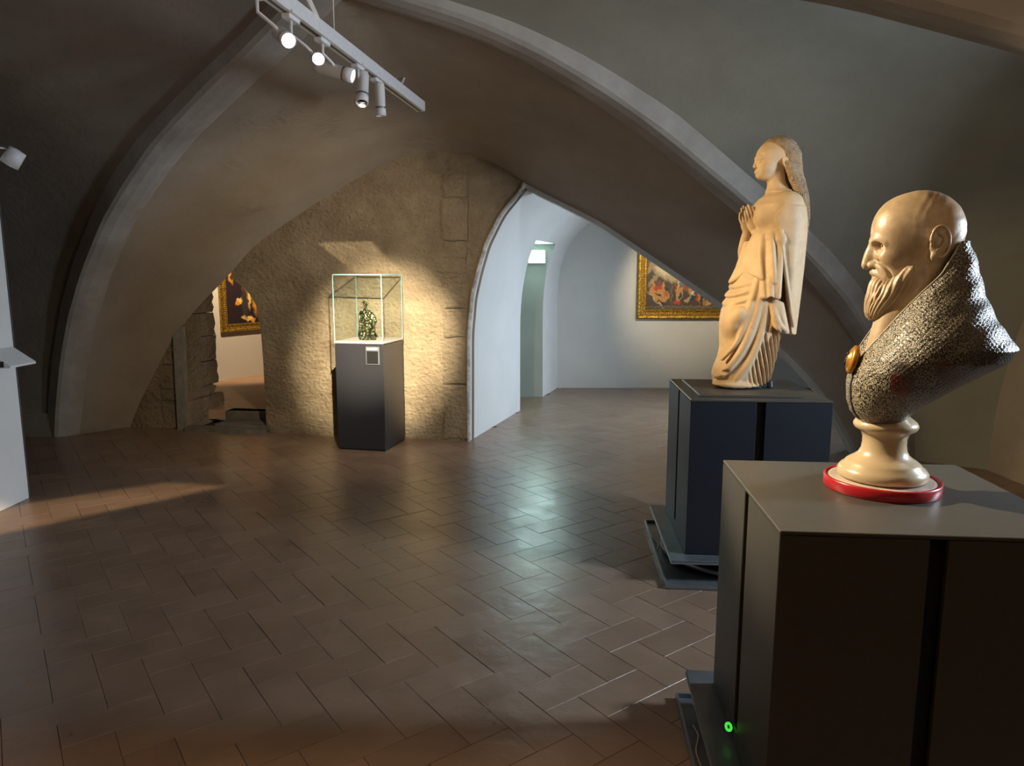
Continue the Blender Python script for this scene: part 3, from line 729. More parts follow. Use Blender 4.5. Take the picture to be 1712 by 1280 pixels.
# ---- doorway: threshold and the lit room beyond
d0, d1 = wall_pt(360, 716), wall_pt(452, 719)
def slab(u0, u1, f0, f1, z0, z1, name, m, label):
    a = wall_pt(u0, 716); b = wall_pt(u1, 719); P = [a + wn * f0, b + wn * f0, b + wn * f1, a + wn * f1]
    return struct(obj(name, prism([(p.x, p.y) for p in P], z0, z1), m), label)
slab(318, 448, .10, -.02, -.01, .045, 'trim_9', STEP, 'low worn stone sill along the foot of the doorway')
slab(360, 452, .0, -.32, -.01, .07, 'trim_10', STEP, 'stone threshold inside the small doorway')
slab(352, 452, -.30, -.46, .0, .15, 'trim_11', STEP, 'dark riser up to the next room')
struct(obj('floor_beyond', prism([(-6.4, 8.05), (-1.2, 7.45), (-1.2, 12.5), (-6.4, 12.5)], .05, .15), ROOMFL), 'terracotta floor of the lit room beyond the doorway')
bpA, bpB = fl(375, 635, .15), fl(440, 625, .15); bd = (bpB - bpA).normalized(); bn = Vector((bd.y, -bd.x, 0))
if bn.y > 0: bn = -bn
def bw(s, z, off=0.): q = bpA + bd * s + bn * off; return Vector((q.x, q.y, z))
bm = bmesh.new(); q = [bm.verts.new(bw(s, z)) for s, z in ((-2.5, .1), (2.5, .1), (2.5, 3.0), (-2.5, 3.0))]; q2 = [bm.verts.new(bw(s, z, -.1)) for s, z in ((-2.5, .1), (2.5, .1), (2.5, 3.0), (-2.5, 3.0))]
bm.faces.new(q); bm.faces.new(q2[::-1])
for i in range(4): bm.faces.new((q[i], q[(i + 1) % 4], q2[(i + 1) % 4], q2[i]))
struct(obj('wall_beyond', bm, mat('cream_wall', (.66, .60, .52), .8, bump=(20, .1, .01))), 'cream wall of the room beyond the doorway')
struct(obj('ceiling_beyond', box((-6.4, 8.1, 2.9), (-1.0, 12.5, 3.0)), WHITE), 'ceiling of the room beyond the doorway')

# ================================================================== THE THINGS
# ---- two dark display pedestals on isolation bases
def pedestal(label, center, rotz, w_, d_, ztop, slab_z, plate=None, lac=None):
    lac = lac or PED
    t = thing('display_pedestal', label, 'pedestal', (center[0], center[1], 0), rotz, 'dark display pedestals on isolating bases')
    W, D = w_ / 2, d_ / 2; zb = slab_z + .004; z1 = ztop - .012; gw = .022
    obj('core', box((-W + .03, -D + .03, zb), (W - .03, D - .03, z1 - .002)), PEDD, t)
    th = .018
    for sx in (-1, 1):
        for sy in (-1, 1):   # four corner panels, an open joint in the middle of every side
            pts = [(sx * gw, sy * D), (sx * W, sy * D), (sx * W, sy * gw), (sx * (W - th), sy * gw), (sx * (W - th), sy * (D - th)), (sx * gw, sy * (D - th))]
            if sx * sy < 0: pts = pts[::-1]
            b = prism(pts, zb + .0, z1); bmesh.ops.bevel(b, geom=[e for e in b.edges if abs(e.verts[0].co.z - e.verts[1].co.z) > .1], offset=.002, segments=1, affect='EDGES')
            obj('corner_panel', b, lac, t)
    # the closed foot below the joints
    for sx, sy in ((0, -1), (0, 1), (-1, 0), (1, 0)):
        if sx == 0: b = box((-gw, sy * D - (0 if sy < 0 else th), zb), (gw, sy * D + (th if sy < 0 else 0), zb + .06))
        else: b = box((sx * W - (0 if sx < 0 else th), -gw, zb), (sx * W + (th if sx < 0 else 0), gw, zb + .06))
        obj('joint_foot', b, lac, t)
    obj('top_panel', box((-W, -D, z1 + .001), (W, D, ztop), .002), PED, t)
    if plate:
        obj('mount_plate', box((plate[0], plate[1], ztop - .001), (plate[2], plate[3], ztop + .014), .003), PED, t)
    e = .085
    b = obj('base_slab', box((-W - e, -D - e, slab_z - .014), (W + e, D + e, slab_z), .002), STEEL, t)
    obj('slab_edge', box((-W - e - .002, -D - e - .002, slab_z - .020), (W + e + .002, D + e + .002, slab_z - .013), .001), EDGE, b)
    r = .415
    ring = obj('isolator_ring', lathe([(r, .022), (r + .012, .03), (r + .012, .052), (r, .062), (r - .07, .068), (r - .09, slab_z - .05), (r - .05, slab_z - .022)], 56), RUBBER, t, True)
    obj('bright_rim', lathe([(r + .013, .030), (r + .016, .034), (r + .016, .048), (r + .013, .052)], 56, cap=False), EDGE, ring, True)
    # tray with an upturned rim
    tr = obj('base_tray', box((-W - e - .03, -D - e - .05, 0), (W + e + .03, D + e + .03, .010), .002), STEEL, t)
    bm = bmesh.new(); x0, x1, y0, y1 = -W - e - .03, W + e + .03, -D - e - .05, D + e + .03
    for lo, hi in (((x0, y0, .0102), (x1, y0 + .008, .026)), ((x0, y1 - .008, .0102), (x1, y1, .026)), ((x0, y0 + .0085, .0102), (x0 + .008, y1 - .0085, .026)), ((x1 - .008, y0 + .0085, .0102), (x1, y1 - .0085, .026))): box(lo, hi, 0, bm)
    obj('tray_rim', bm, EDGE, tr)
    return t
pS = pedestal('dark blue-black pedestal carrying the praying woman statue', (1.298, 3.975), R(-4), .71, .75, .97, .138, (-.30, -.30, .22, .26), PEDN)
pB = pedestal('nearest dark grey pedestal, carrying the bearded bust', (1.08, 2.03), R(-5), .765, .70, .97, .138)
# green indicator ring and pale cable at the near pedestal
Mi = Matrix.Translation((-.392, .03, .182)) @ Vector((-.80, -.55, .25)).to_track_quat('Z', 'Y').to_matrix().to_4x4()
ir = obj('indicator_ring', xform(lathe([(.0065, .004), (.0145, .004), (.0145, .0075), (.0065, .0075), (.0065, .004)], 28, cap=False), Mi), LEDG, pB, True); ir['label'] = 'small glowing green ring'
obj('ring_socket', xform(lathe([(.0005, -.012), (.0140, -.012), (.0140, .0038), (.0005, .0038)], 28, cap=False), Mi), RUBBER, ir, True)
cb = obj('cable', tube(resample([(-.46, .28, .014), (-.45, .22, .016), (-.475, .14, .014), (-.47, .06, .014), (-.44, -.02, .016), (-.46, -.1, .014), (-.43, -.2, .014)], 40), .003, 6), CABLE, pB, True)
cb['label'] = 'thin pale cable lying on the tray'
obj('cable', tube(resample([(-.44, .30, .014), (-.46, .2, .016), (-.43, .1, .014), (-.45, 0, .014)], 30), .003, 6), CABLE, pS, True)

# ---- glass case on its dark plinth
cc = fl(645, 755); dv = fl(567, 750.5) - cc; front = (-dv).normalized(); side = Vector((-front.y, front.x, 0)); cw, cdp = .47, .485
ang = math.atan2(front.y, front.x)
case_c = cc - front * cw / 2 + side * cdp / 2
tc_ = thing('glass_display_case', 'tall dark plinth with a glass box against the tuff wall', 'display case', (case_c.x, case_c.y, 0), ang)
W, D = cw / 2, cdp / 2
obj('plinth', box((-W, -D, .012), (W, D, .985), .004), CASE, tc_)
obj('foot', box((-W + .01, -D + .01, 0), (W - .01, D - .01, .0125)), BLACKM, tc_)
obj('top_plate', box((-W - .004, -D - .004, .988), (W + .004, D + .004, 1.008), .003), CASET, tc_)
lp_ = obj('label_frame', box((W - .165, -D - .010, .80), (W - .035, -D + .002, .965), .003), EDGE, tc_)
obj('label_panel', box((W - .155, -D - .0125, .81), (W - .045, -D - .0095, .925), .001), BLACKM, lp_)
obj('label_lamp', box((W - .155, -D - .013, .935), (W - .05, -D - .0095, .955), .001), CASET, lp_)
gz0, gz1 = 1.0085, 1.60
for (lo, hi) in (((-W, -D, gz0), (W, -D + .008, gz1)), ((-W, D - .008, gz0), (W, D, gz1)), ((-W, -D + .0085, gz0), (-W + .008, D - .0085, gz1)), ((W - .008, -D + .0085, gz0), (W, D - .0085, gz1)), ((-W, -D, gz1 + .0005), (W, D, gz1 + .0085))):
    obj('glass_pane', box(lo, hi), GLASS, tc_)
bm = bmesh.new(); e = .0055
for sx in (-1, 1):
    for sy in (-1, 1):
        x, y = sx * (W + .001), sy * (D + .001); box((min(x, x - sx * e), min(y, y - sy * e), gz0), (max(x, x - sx * e), max(y, y - sy * e), gz1), 0, bm)
for sy in (-1, 1):
    y = sy * (D + .001); box((-W, min(y, y - sy * e), gz1 + .001), (W, max(y, y - sy * e), gz1 + .0095), 0, bm)
for sx in (-1, 1):
    x = sx * (W + .001); box((min(x, x - sx * e), -D + e, gz1 + .001), (max(x, x - sx * e), D - e, gz1 + .0095), 0, bm)
obj('glass_edges', bm, GEDGE, tc_)
obj('hygrometer', box((-W + .09, D - .09, 1.0085), (-W + .14, D - .06, 1.032), .003), CASET, tc_)

# small bronze group inside
fp = case_c + front * .0 - side * .05
tb = thing('bronze_statuette', 'small dark bronze figure group standing inside the glass case', 'statuette', (fp.x, fp.y, 1.0085), ang)
k = Clay((-.12, -.1, 0), (.13, .1, .37), .0028)
k.ell((.01, 0, .008), (.075, .055, .012), .004)
k.path([(-.035, .01, .01), (-.038, .0, .07), (-.028, 0, .14), (-.01, 0, .2)], [.017, .018, .026, .03], .01)
k.path([(.01, -.01, .01), (.008, -.01, .08), (.0, -.01, .16)], [.014, .017, .028], .01)
k.path([(.045, .01, .012), (.05, 0, .05), (.06, 0, .09), (.045, 0, .16)], [.016, .014, .02, .03], .01)
k.ell((-.002, 0, .215), (.048, .036, .06), .012); k.ell((-.02, 0, .262), (.036, .03, .03), .01)
k.path([(.02, 0, .25), (.055, -.01, .22), (.078, -.01, .17), (.05, -.03, .12)], [.026, .028, .026, .02], .01)
k.path([(-.045, -.01, .255), (-.062, -.02, .22), (-.05, -.03, .17)], [.016, .014, .012], .006)
k.path([(-.05, -.02, .17), (-.052, -.02, .08), (-.045, -.02, .012)], [.02, .016, .02], .01)
k.cap((-.01, 0, .28), (-.006, 0, .31), .013, .011, .006); k.ell((-.008, -.002, .328), (.019, .02, .024), .005)
k.ell((-.018, -.004, .345), (.02, .018, .012), .004); k.ell((.068, 0, .02), (.012, .012, .014), .006)
k.warp(lambda x, y, z: .0035 * np.sin(x * 210 + 3 * np.sin(z * 60)) * np.sin(z * 95 + y * 120))
k.mesh('figure_group', BRONZE, tb)

# ---- white panel with sloping caption rail, at the left edge
pe = fl(49, 832)
tp = thing('exhibition_panel', 'tall white free-standing panel at the left edge of the room', 'panel', (pe.x, pe.y, 0), R(1))
obj('board', box((-.06, -2.6, .0), (0, 0, 2.45), .003), PANEL, tp)
obj('edge_strip', box((-.062, .001, .0), (.002, .012, 2.45)), mat('panel_edge_grey', (.05, .05, .055), .5), tp)
sec = [(0, 1.105), (.15, 1.0), (.15, .985), (.012, .985), (.012, 1.04), (0, 1.045)]
bm = bmesh.new(); A = [bm.verts.new((x, -.28, z)) for x, z in sec]; B = [bm.verts.new((x, -.01, z)) for x, z in sec]
bm.faces.new(A[::-1]); bm.faces.new(B)
for i in range(6): bm.faces.new((A[i], A[(i + 1) % 6], B[(i + 1) % 6], B[i]))
cr = obj('caption_rail', bm, PANEL, tp)
obj('rail_dark_plate', box((.013, -.2805, .99), (.11, -.276, 1.03)), BLACKM, cr)  # black plate stands in for the shaded hollow of the rail end

# ---- lighting track with its spots
A0, A1 = Vector((-1.0, 3.15, 2.72)), Vector((-.63, 5.2, 2.72)); tdir = (A1 - A0).normalized(); Tn = A0 - tdir * 1.1
tl = Vector((Tn.x, Tn.y, 2.72)); L_ = (A1 - Tn).length; tang = math.atan2(tdir.y, tdir.x)
tt = thing('lighting_track', 'long white lighting track hung under the vault', 'lighting track', tl, tang)
obj('track_body', box((0, -.030, 0), (L_, .030, .068), .004), LAMPW, tt)
obj('track_slot', box((0.02, -.008, -.0015), (L_ - .02, .008, .001)), mat('track_groove', (.12, .12, .12), .5), tt)
for a, b in ((L_ - 1.95, L_ - 1.5), (L_ - 1.15, L_ - .85), (L_ - .7, L_ - .08)):
    obj('cover_strip', box((a, -.038, -.006), (b, -.020, .006), .001), LAMPW, tt)
for s in (1.05, 1.75):
    hgt = 3.05 - 2.77
    obj('suspension_wire', tube([(s, 0, .068), (s, 0, .05 + hgt + .12)], .003, 6), LAMPW, tt, True)
br = obj('ceiling_bracket', tube([(1.5, -.03, .05), (1.42, .02, .2), (1.55, .1, .42)], [.012, .016, .02], 6), LAMPW, tt)
GLOW = lambda n, s: mat(n, (1, .9, .7), .5, emit=(1, .93, .80), estr=s)
LENS_ON, LENS_DIM, LENS_OFF = GLOW('lamp_lens_lit', 60), GLOW('lamp_lens_side', 6), mat('lamp_glass_dark', (.02, .02, .025), .1, spec=.8)

def track_lamp(label, s_along, head, target, lens, light=None, length=.17, rad=.036, group='white spotlights on the lighting track'):
    on = Vector((Tn.x, Tn.y, 2.72)) + tdir * s_along
    t = thing('track_spotlight', label, 'spotlight', on, 0, group)
    hp = Vector(head) - on; d = (Vector(target) - Vector(head)).normalized()
    obj('adapter', xform(box((-.05, -.02, -.022), (.05, .02, -.002), .003), Matrix.Rotation(tang, 4, 'Z')), LAMPW, t)
    obj('stem', tube([(0, 0, -.02), (0, 0, max(hp.z * .5, -.08)), (hp.x * .6, hp.y * .6, hp.z * .75), tuple(hp)], .0075, 8), LAMPW, t, True)
    q = d.to_track_quat('Z', 'Y').to_matrix().to_4x4(); M = Matrix.Translation(hp) @ q
    h = obj('lamp_head', xform(lathe([(.012, -length * .62), (rad * .8, -length * .6), (rad * .95, -length * .5), (rad * .95, length * .18), (rad * 1.0, length * .2), (rad, length * .4), (rad * .9, length * .4), (rad * .86, length * .33)], 32, cap=False), M), LAMPW, t, True)
    obj('collar', xform(lathe([(rad * 1.03, length * .12), (rad * 1.03, length * .17)], 32, cap=False), M), EDGE, h, True)
    obj('lens', xform(lathe([(.0005, length * .335), (rad * .86, length * .33)], 32, cap=False), M), lens, t, True)
    if light:
        lo = light(Vector(head) + d * (length * .42)); lo.parent = t; lo.matrix_parent_inverse = Matrix.Translation(-on)
    return t
BUST = Vector((1.08, 2.07, 1.45)); STAT = Vector((1.37, 4.02, 1.68))
h1 = at(475, 62, 3.07); h2 = at(530, 97, 3.38); h3 = at(566, 120, 3.72); h4 = at(606, 152, 4.08); h5 = at(636, 172, 4.35)
near_ = lambda p: (Vector((p.x, p.y, 2.72)) - Vector((Tn.x, Tn.y, 2.72))).dot(tdir)
track_lamp('lit spotlight at the near end of the track, nearest and brightest', near_(h1) - .03, h1, (.6, .9, 1.2), LENS_ON,
           lambda p: spot_light('spot_beam', p, BUST, 470, (1, .80, .52), 42, .5, .022), rad=.030, length=.15)
track_lamp('second lit spotlight on the track, smaller glare', near_(h2) - .06, h2, (.3, .2, 1.4), LENS_ON,
           lambda p: spot_light('spot_beam', p, STAT + Vector((-.05, 0, .05)), 330, WARM, 34, .5, .022), rad=.027, length=.14)
track_lamp('slanting cylindrical spotlight with a yellow-lit mouth', near_(h3) - .08, h3, (1.35, 3.6, 1.95), LENS_DIM,
           lambda p: spot_light('spot_beam', p, (1.36, 4.0, 1.2), 120, WARM, 30, .6, .02), .19, .034)
cs_top = Vector((case_c.x, case_c.y, 1.25))
track_lamp('unlit-looking upright spotlight, fourth along the track', near_(h4), h4, (h4.x + .02, h4.y - .5, h4.z - 1.2), LENS_OFF,
           lambda p: spot_light('spot_beam', p, cs_top + Vector((.08, .2, -.24)), 2700, WARM2, 30, .85, .014), .19, .034)
track_lamp('last spotlight before the far end of the track, hanging straight down', near_(h5), h5, (h5.x + .02, h5.y + .1, h5.z - 1.5), LENS_OFF, lambda p: spot_light('wall_patch_beam', p, wall_pt(600, 430), 300, WARM2, 40, .2, .006, [wall_pt(*q) for q in ((531, 405), (621, 402), (668, 452), (596, 456))], 160.), .18, .030)  # added beam, masked to imitate a glass reflection on the wall
wb = spot_light('wall_fill', tuple(h4 + Vector((.03, .03, -.16))), cs_top + Vector((-.3, .3, -.1)), 180, (1, .84, .60), 84, 1.0, .03)  # added fill spot for the tuff wall, without a lamp head
sb = spot_light('wall_patch_beam', tuple(h4 + Vector((.03, .05, -.02))), wall_pt(715, 540), 230, WARM2, 40, .2, .006, [wall_pt(*q) for q in ((668, 462), (690, 470), (741, 518), (741, 640), (688, 566))], 160.)  # second added beam, mask shaped like light thrown by the glass
# wall-arm spotlight on the left
ah = at(22, 264, 4.7)
ta = thing('arm_spotlight', 'small white spotlight on a thin arm above the white panel', 'spotlight', (pe.x, 4.55, 2.45), 0)
o3 = Vector((pe.x, 4.55, 2.45)); hp = ah - o3; d = Vector((-.55, -.1, -.8)).normalized(); M = Matrix.Translation(hp) @ d.to_track_quat('Z', 'Y').to_matrix().to_4x4()
obj('arm', tube([(-.03, 0, .004), (-.03, 0, .06), (hp.x * .6, hp.y * .6, hp.z + .07), tuple(hp + Vector((.03, 0, .045)))], .006, 8), LAMPW, ta, True)
obj('lamp_head', xform(lathe([(.02, -.06), (.05, -.055), (.055, .05), (.05, .05)], 32), M), LAMPW, ta, True)
obj('lens', xform(lathe([(.0005, .052), (.048, .051)], 32, cap=False), M), GLOW('arm_lens', 3), ta, True)
# stub of a fixing on the vault
from mathutils.bvhtree import BVHTree
bv = BVHTree.FromPolygons([v_.co for v_ in ceil.data.vertices], [list(p.vertices) for p in ceil.data.polygons])
fx = bv.ray_cast(Vector((0, 0, EYE)), ray(668, 130).normalized())[0] or at(668, 130, 5.2)
t = obj('ceiling_hook', tube([fx + Vector((-.03, .03, .03)), fx + Vector((-.03, -.02, -.02)), fx + Vector((.02, -.03, -.05)), fx + Vector((.04, .03, .03))], .009, 6), LAMPW); tag(t, 'tiny fixing bracket on the vault past the track end', 'bracket')

# ---- paintings
def paint_fn(xs, zs, w_, h_, blobs, base, seed=0):
    X, Z = np.meshgrid(xs, zs); col = np.zeros(X.shape + (3,)) + np.array(base)
    rnd = np.random.RandomState(seed)
    wx = X + .008 * np.sin(Z * 51 + 1) + .006 * np.sin(Z * 97 + X * 61); wz = Z + .008 * np.sin(X * 57) + .006 * np.sin(X * 101 + Z * 43)
    for cx, cz, rx, rz, a, c, soft in blobs:
        ca, sa = math.cos(R(a)), math.sin(R(a)); dx, dz = wx - cx, wz - cz
        q = np.sqrt(((ca * dx + sa * dz) / rx) ** 2 + ((-sa * dx + ca * dz) / rz) ** 2)
        m = np.clip((1 - q) / soft + .5, 0, 1)[..., None]; col = col * (1 - m) + np.array(c) * m
    col *= (.8 + .35 * rnd.rand(*X.shape))[..., None]
    return col
def canvas(name, w_, h_, nx, nz, blobs, base, parent, tf, seed=0):
    xs = np.linspace(0, w_, nx); zs = np.linspace(0, h_, nz); col = paint_fn(xs, zs, w_, h_, blobs, base, seed)
    rows = [[tf(x, z) for x in xs] for z in zs]; v, f = grid(rows)
    o = pydata(name, v, f, CANVAS, parent); at_ = o.data.color_attributes.new('paint', 'FLOAT_COLOR', 'POINT')
    c4_ = np.concatenate([col.reshape(-1, 3), np.ones((nx * nz, 1))], 1).astype(np.float32); at_.data.foreach_set('color', c4_.ravel()); return o
def frame_sides(parent, w_, h_, tf, fw, name='frame_side'):
    """four mitred moulded sides; tf(x,z,off) maps into the wall's frame"""
    sec = [(0, .0), (0, .035), (.12, .05), (.3, .045), (.38, .03), (.62, .028), (.7, .04), (.88, .042), (1, .02), (1, .0)]
    def loop(k): q, dpt = k; a = fw * q; return [(a, a), (w_ - a, a), (w_ - a, h_ - a), (a, h_ - a)], dpt
    for i in range(4):
        bm = bmesh.new(); rws = []
        for k in sec:
            c_, dpt = loop(k); a, b = c_[i], c_[(i + 1) % 4]
            rws.append([bm.verts.new(tf(a[0] + (b[0] - a[0]) * t / 8, a[1] + (b[1] - a[1]) * t / 8, dpt)) for t in range(9)])
        for r0, r1 in zip(rws, rws[1:]):
            for j in range(8): bm.faces.new((r0[j], r0[j + 1], r1[j + 1], r1[j]))
        sd = obj(name, bm, GOLD, parent)
        bm = bmesh.new(); c0 = loop((.5, .04))[0]; a, b = c0[i], c0[(i + 1) % 4]; ln = math.hypot(b[0] - a[0], b[1] - a[1]); n = int(ln / .028)
        for j in range(n):      # carved beading
            s = (j + .5) / n; x, z = a[0] + (b[0] - a[0]) * s, a[1] + (b[1] - a[1]) * s
            P = [tf(x + dx * .011 * (1 if i % 2 == 0 else 2.6), z + dz * .011 * (2.6 if i % 2 == 0 else 1), .03) for dx, dz in ((-1, -1), (1, -1), (1, 1), (-1, 1))]
            vb = [bm.verts.new(p) for p in P]; tp_ = bm.verts.new(tf(x, z, .048))
            for q in range(4): bm.faces.new((vb[q], vb[(q + 1) % 4], tp_))
        obj('beading', bm, GOLDB, sd)
pw, ph = 1.75, 1.35; p0 = at(1065, 533, PY - .06)
tR = thing('framed_painting', 'painting in a carved gold frame on the white end wall of the passage', 'painting', (p0.x, PY, p0.z), 0)
fw = .135
frame_sides(tR, pw, ph, lambda x, z, o: Vector((x, -.005 - o, z)), fw)
oc, gr, rd, tl_, dk, cm = (.50, .25, .08), (.20, .17, .12), (.45, .05, .03), (.015, .06, .07), (.035, .025, .02), (.50, .42, .25)
bl = [(.5, .20, .62, .2, 0, (.08, .06, .05), .6), (.30, .55, .26, .13, -28, (.42, .34, .20), .35), (.26, .56, .12, .07, -20, (.58, .50, .34), .5), (.05, .58, .035, .2, -40, (.28, .2, .1), .4), (.10, .42, .03, .12, -38, (.3, .22, .12), .4), (.55, .36, .08, .09, 0, (.16, .17, .15), .6), (.02, .8, .5, .06, 0, (.22, .18, .13), .5),
      (.19, .23, .155, .10, -35, oc, .12), (.165, .35, .085, .055, 5, (.16, .07, .05), .2), (.16, .305, .07, .030, 5, rd, .25), (.10, .37, .018, .05, 20, oc, .3), (.24, .35, .018, .05, -20, oc, .3), (.17, .21, .055, .016, -30, tl_, .25), (.29, .28, .02, .02, 0, dk, .4), (.28, .22, .035, .035, 0, (.42, .12, .05), .5), (.22, .11, .06, .012, -35, dk, .3), (.10, .17, .14, .012, -48, (.48, .38, .16), .3), (.22, .06, .06, .014, -50, (.5, .4, .2), .3),
      (.43, .28, .022, .08, 15, rd, .25), (.455, .36, .012, .10, -15, cm, .4), (.47, .22, .05, .10, -10, oc, .15), (.48, .20, .022, .05, -15, tl_, .25), (.44, .10, .055, .022, 0, (.50, .05, .04), .3), (.54, .33, .028, .05, 0, (.24, .10, .07), .3), (.565, .31, .015, .035, 0, rd, .4), (.36, .22, .008, .16, 0, (.16, .18, .09), .4),
      (.63, .38, .04, .035, 0, cm, .4), (.66, .30, .06, .10, -10, oc, .3), (.69, .28, .022, .05, 0, tl_, .3), (.62, .16, .085, .03, 35, (.42, .30, .16), .3), (.66, .17, .03, .045, -30, tl_, .3), (.66, .24, .05, .009, 40, (.6, .62, .62), .4), (.74, .22, .018, .13, 8, oc, .3), (.72, .17, .015, .05, 0, rd, .3), (.79, .26, .015, .12, 0, tl_, .3), (.83, .18, .016, .16, -8, (.38, .2, .08), .3),
      (.93, .14, .12, .035, 35, oc, .3), (.91, .14, .035, .03, -20, dk, .3), (.86, .07, .08, .01, 42, (.5, .34, .12), .3), (.98, .24, .06, .02, -35, (.4, .26, .1), .4), (1.15, .25, .1, .2, 5, oc, .4), (1.3, .2, .05, .15, 0, rd, .4),
      (.7, .045, .75, .014, 0, (.17, .13, .09), .3), (.7, .015, .8, .012, 0, (.12, .09, .06), .3), (1.0, .75, .35, .15, 10, (.3, .27, .2), .6)]
canvas('canvas', pw - 2 * fw + .02, ph - 2 * fw + .02, 300, 230, bl, (.06, .045, .04), tR, lambda x, z: Vector((x + fw - .01, -.018, z + fw - .01)), 1)
# left painting beyond the doorway
def wallb(u, v): return on_plane(u, v, bpA + bn * .04, bn)
qa, qb, qt = wallb(372, 556), wallb(435, 538), wallb(365, 466)
tL = thing('framed_painting', 'dark painting with orange flames in a gold frame seen through the small doorway', 'painting', (qa.x, qa.y, qa.z), 0)
off0 = Vector((qa.x, qa.y, qa.z))
def tfL(x, z, o=0.): return bd * x + bn * (o - .035) + Vector((0, 0, z))
fwL = .11; wL, hL = 1.5, 1.2
frame_sides(tL, wL, hL, lambda x, z, o: tfL(x, z, o), fwL)
fl_, fy = (.75, .30, .03), (.95, .60, .16)
bl2 = [(.09, .70, .035, .13, 12, fl_, .5), (.11, .66, .018, .05, 0, (.03, .016, .02), .4), (.25, .33, .085, .040, 15, fy, .3), (.20, .29, .04, .03, 0, fl_, .4), (.37, .075, .12, .032, -10, fy, .3), (.46, .04, .04, .025, -20, fl_, .4),
      (.36, .58, .035, .22, 4, fl_, .5), (.42, .50, .03, .28, -3, fy, .5), (.50, .45, .05, .30, 4, fl_, .6), (.60, .36, .03, .26, -3, fy, .5), (.68, .40, .05, .35, 4, fl_, .5), (.30, .60, .015, .2, 2, (.25, .10, .03), .6), (.9, .3, .08, .4, 0, fl_, .5), (.33, .30, .06, .22, 0, (.05, .04, .04), .6)]
canvas('canvas', wL - 2 * fwL + .02, hL - 2 * fwL + .02, 110, 110, bl2, (.030, .016, .020), tL, lambda x, z: tfL(x + fwL - .01, z + fwL - .01, .02), 3)
# picture lights (real lamps of those rooms)
spot_light('picture_lamp_beyond', tuple(bpA + bn * 1.5 + Vector((-.2, 0, 2.6))), tuple(qa + bd * .5 + Vector((0, 0, .2))), 230, (1, .78, .5), 60, .7, .05)
spot_light('picture_lamp_passage', (2.3, 8.5, 2.4), (2.45, PY, 1.45), 120, (1, .80, .52), 62, .7, .05)

# ---- exit sign on the recess jamb
sg = at(898, 429, far[0].y - .02); sg.y = far[0].y
ts = thing('exit_sign', 'small glowing white-green emergency exit sign in the passage recess', 'sign', (sg.x, sg.y - .001, sg.z), 0)
obj('sign_box', box((-.115, -.035, -.085), (.105, 0, .085), .004), LAMPW, ts)
obj('lit_face', box((-.108, -.038, -.078), (.098, -.0345, .078)), mat('sign_light', (.8, 1, .95), .5, emit=(.62, 1.0, .93), estr=26), ts)
gm = mat('sign_green', (.05, .5, .4), .5, emit=(.10, .75, .68), estr=6)
bm = bmesh.new()                                     # the running figure of the pictogram
for a, b, r in (((-.005, .012), (.004, -.02), .012), ((.004, -.02), (.025, -.04), .007), ((.004, -.02), (-.012, -.045), .007), ((-.012, -.045), (-.028, -.045), .006), ((-.004, .014), (.02, .006), .006), ((-.004, .014), (-.024, .0), .006)):
    tube([(a[0], -.0386, a[1]), (b[0], -.0386, b[1])], r, 8, bm)
bm2 = xform(lathe([(.0005, -.001), (.010, -.001), (.010, .001), (.0005, .001)], 16, cap=False), Matrix.Translation((-.002, -.039, .038)) @ Matrix.Rotation(R(90), 4, 'X'))
mm = bpy.data.meshes.new('x'); bm2.to_mesh(mm); bm.from_mesh(mm); bm2.free()
for v_ in bm.verts: v_.co.y = -.0386 + (v_.co.y + .0386) * .12
box((.045, -.0392, -.055), (.062, -.038, .055), 0, bm)
obj('pictogram', bm, gm, ts)
area_light('sign_glow', (sg.x, sg.y - .05, sg.z), (sg.x + .25, sg.y - 3, sg.z - 1.2), .2, .15, 14, (.70, 1.0, .95)).parent = None

# ================================================================== THE PRAYING WOMAN
# local frame: x forward (she faces screen left), y to her left (towards the photographer), z up from the mount plate
t_st = thing('woman_statue', 'terracotta-coloured statue of a long-haired woman praying in a draped gown', 'statue', (1.379, 4.02, .9855), R(181))
H_ = .0025
k = Clay((-.22, -.26, .66), (.20, .26, 1.36), H_)
# head
k.ell((-.055, 0, 1.262), (.096, .076, .086), .01); k.ell((-.004, 0, 1.246), (.062, .064, .062), .02)
k.ell((-.006, 0, 1.205), (.060, .060, .074), .02); k.ell((.008, 0, 1.163), (.046, .042, .040), .02); k.ell((.037, 0, 1.147), (.017, .018, .015), .012)
k.ell2((.014, .036, 1.188), (.030, .022, .026), .015)
k.ell2((.061, .027, 1.2235), (.0125, .0155, .0090), .010, op='s')
k.ell2((.0415, .0265, 1.222), (.0135, .0135, .0105), .002)
k.path([(.046, .046, 1.2235), (.0535, .034, 1.2305), (.0565, .024, 1.2305), (.055, .014, 1.224)], .0024, .003, mirror=True)
k.path([(.046, .044, 1.2175), (.0525, .030, 1.213), (.0535, .016, 1.2165)], .0018, .003, mirror=True)
k.path([(.042, .050, 1.236), (.0545, .032, 1.2435), (.0580, .012, 1.238)], [.002, .0028, .003], .012, mirror=True)
k.path([(.0565, 0, 1.240), (.0605, 0, 1.216), (.0670, 0, 1.196)], [.0065, .0070, .0080], .009)
k.ell2((.0610, .0095, 1.1915), (.009, .0055, .0055), .006)
k.ell((.066, .0055, 1.184), (.005, .0028, .003), .002, op='s'); k.ell((.066, -.0055, 1.184), (.005, .0028, .003), .002, op='s')
k.path([(.0485, .020, 1.1690), (.0575, .010, 1.1725), (.0600, 0, 1.1715)], [.002, .0040, .0042], .005, mirror=True)
k.path([(.0485, .018, 1.1665), (.0565, .009, 1.1625), (.0580, 0, 1.1620)], [.002, .0042, .0046], .005, mirror=True)
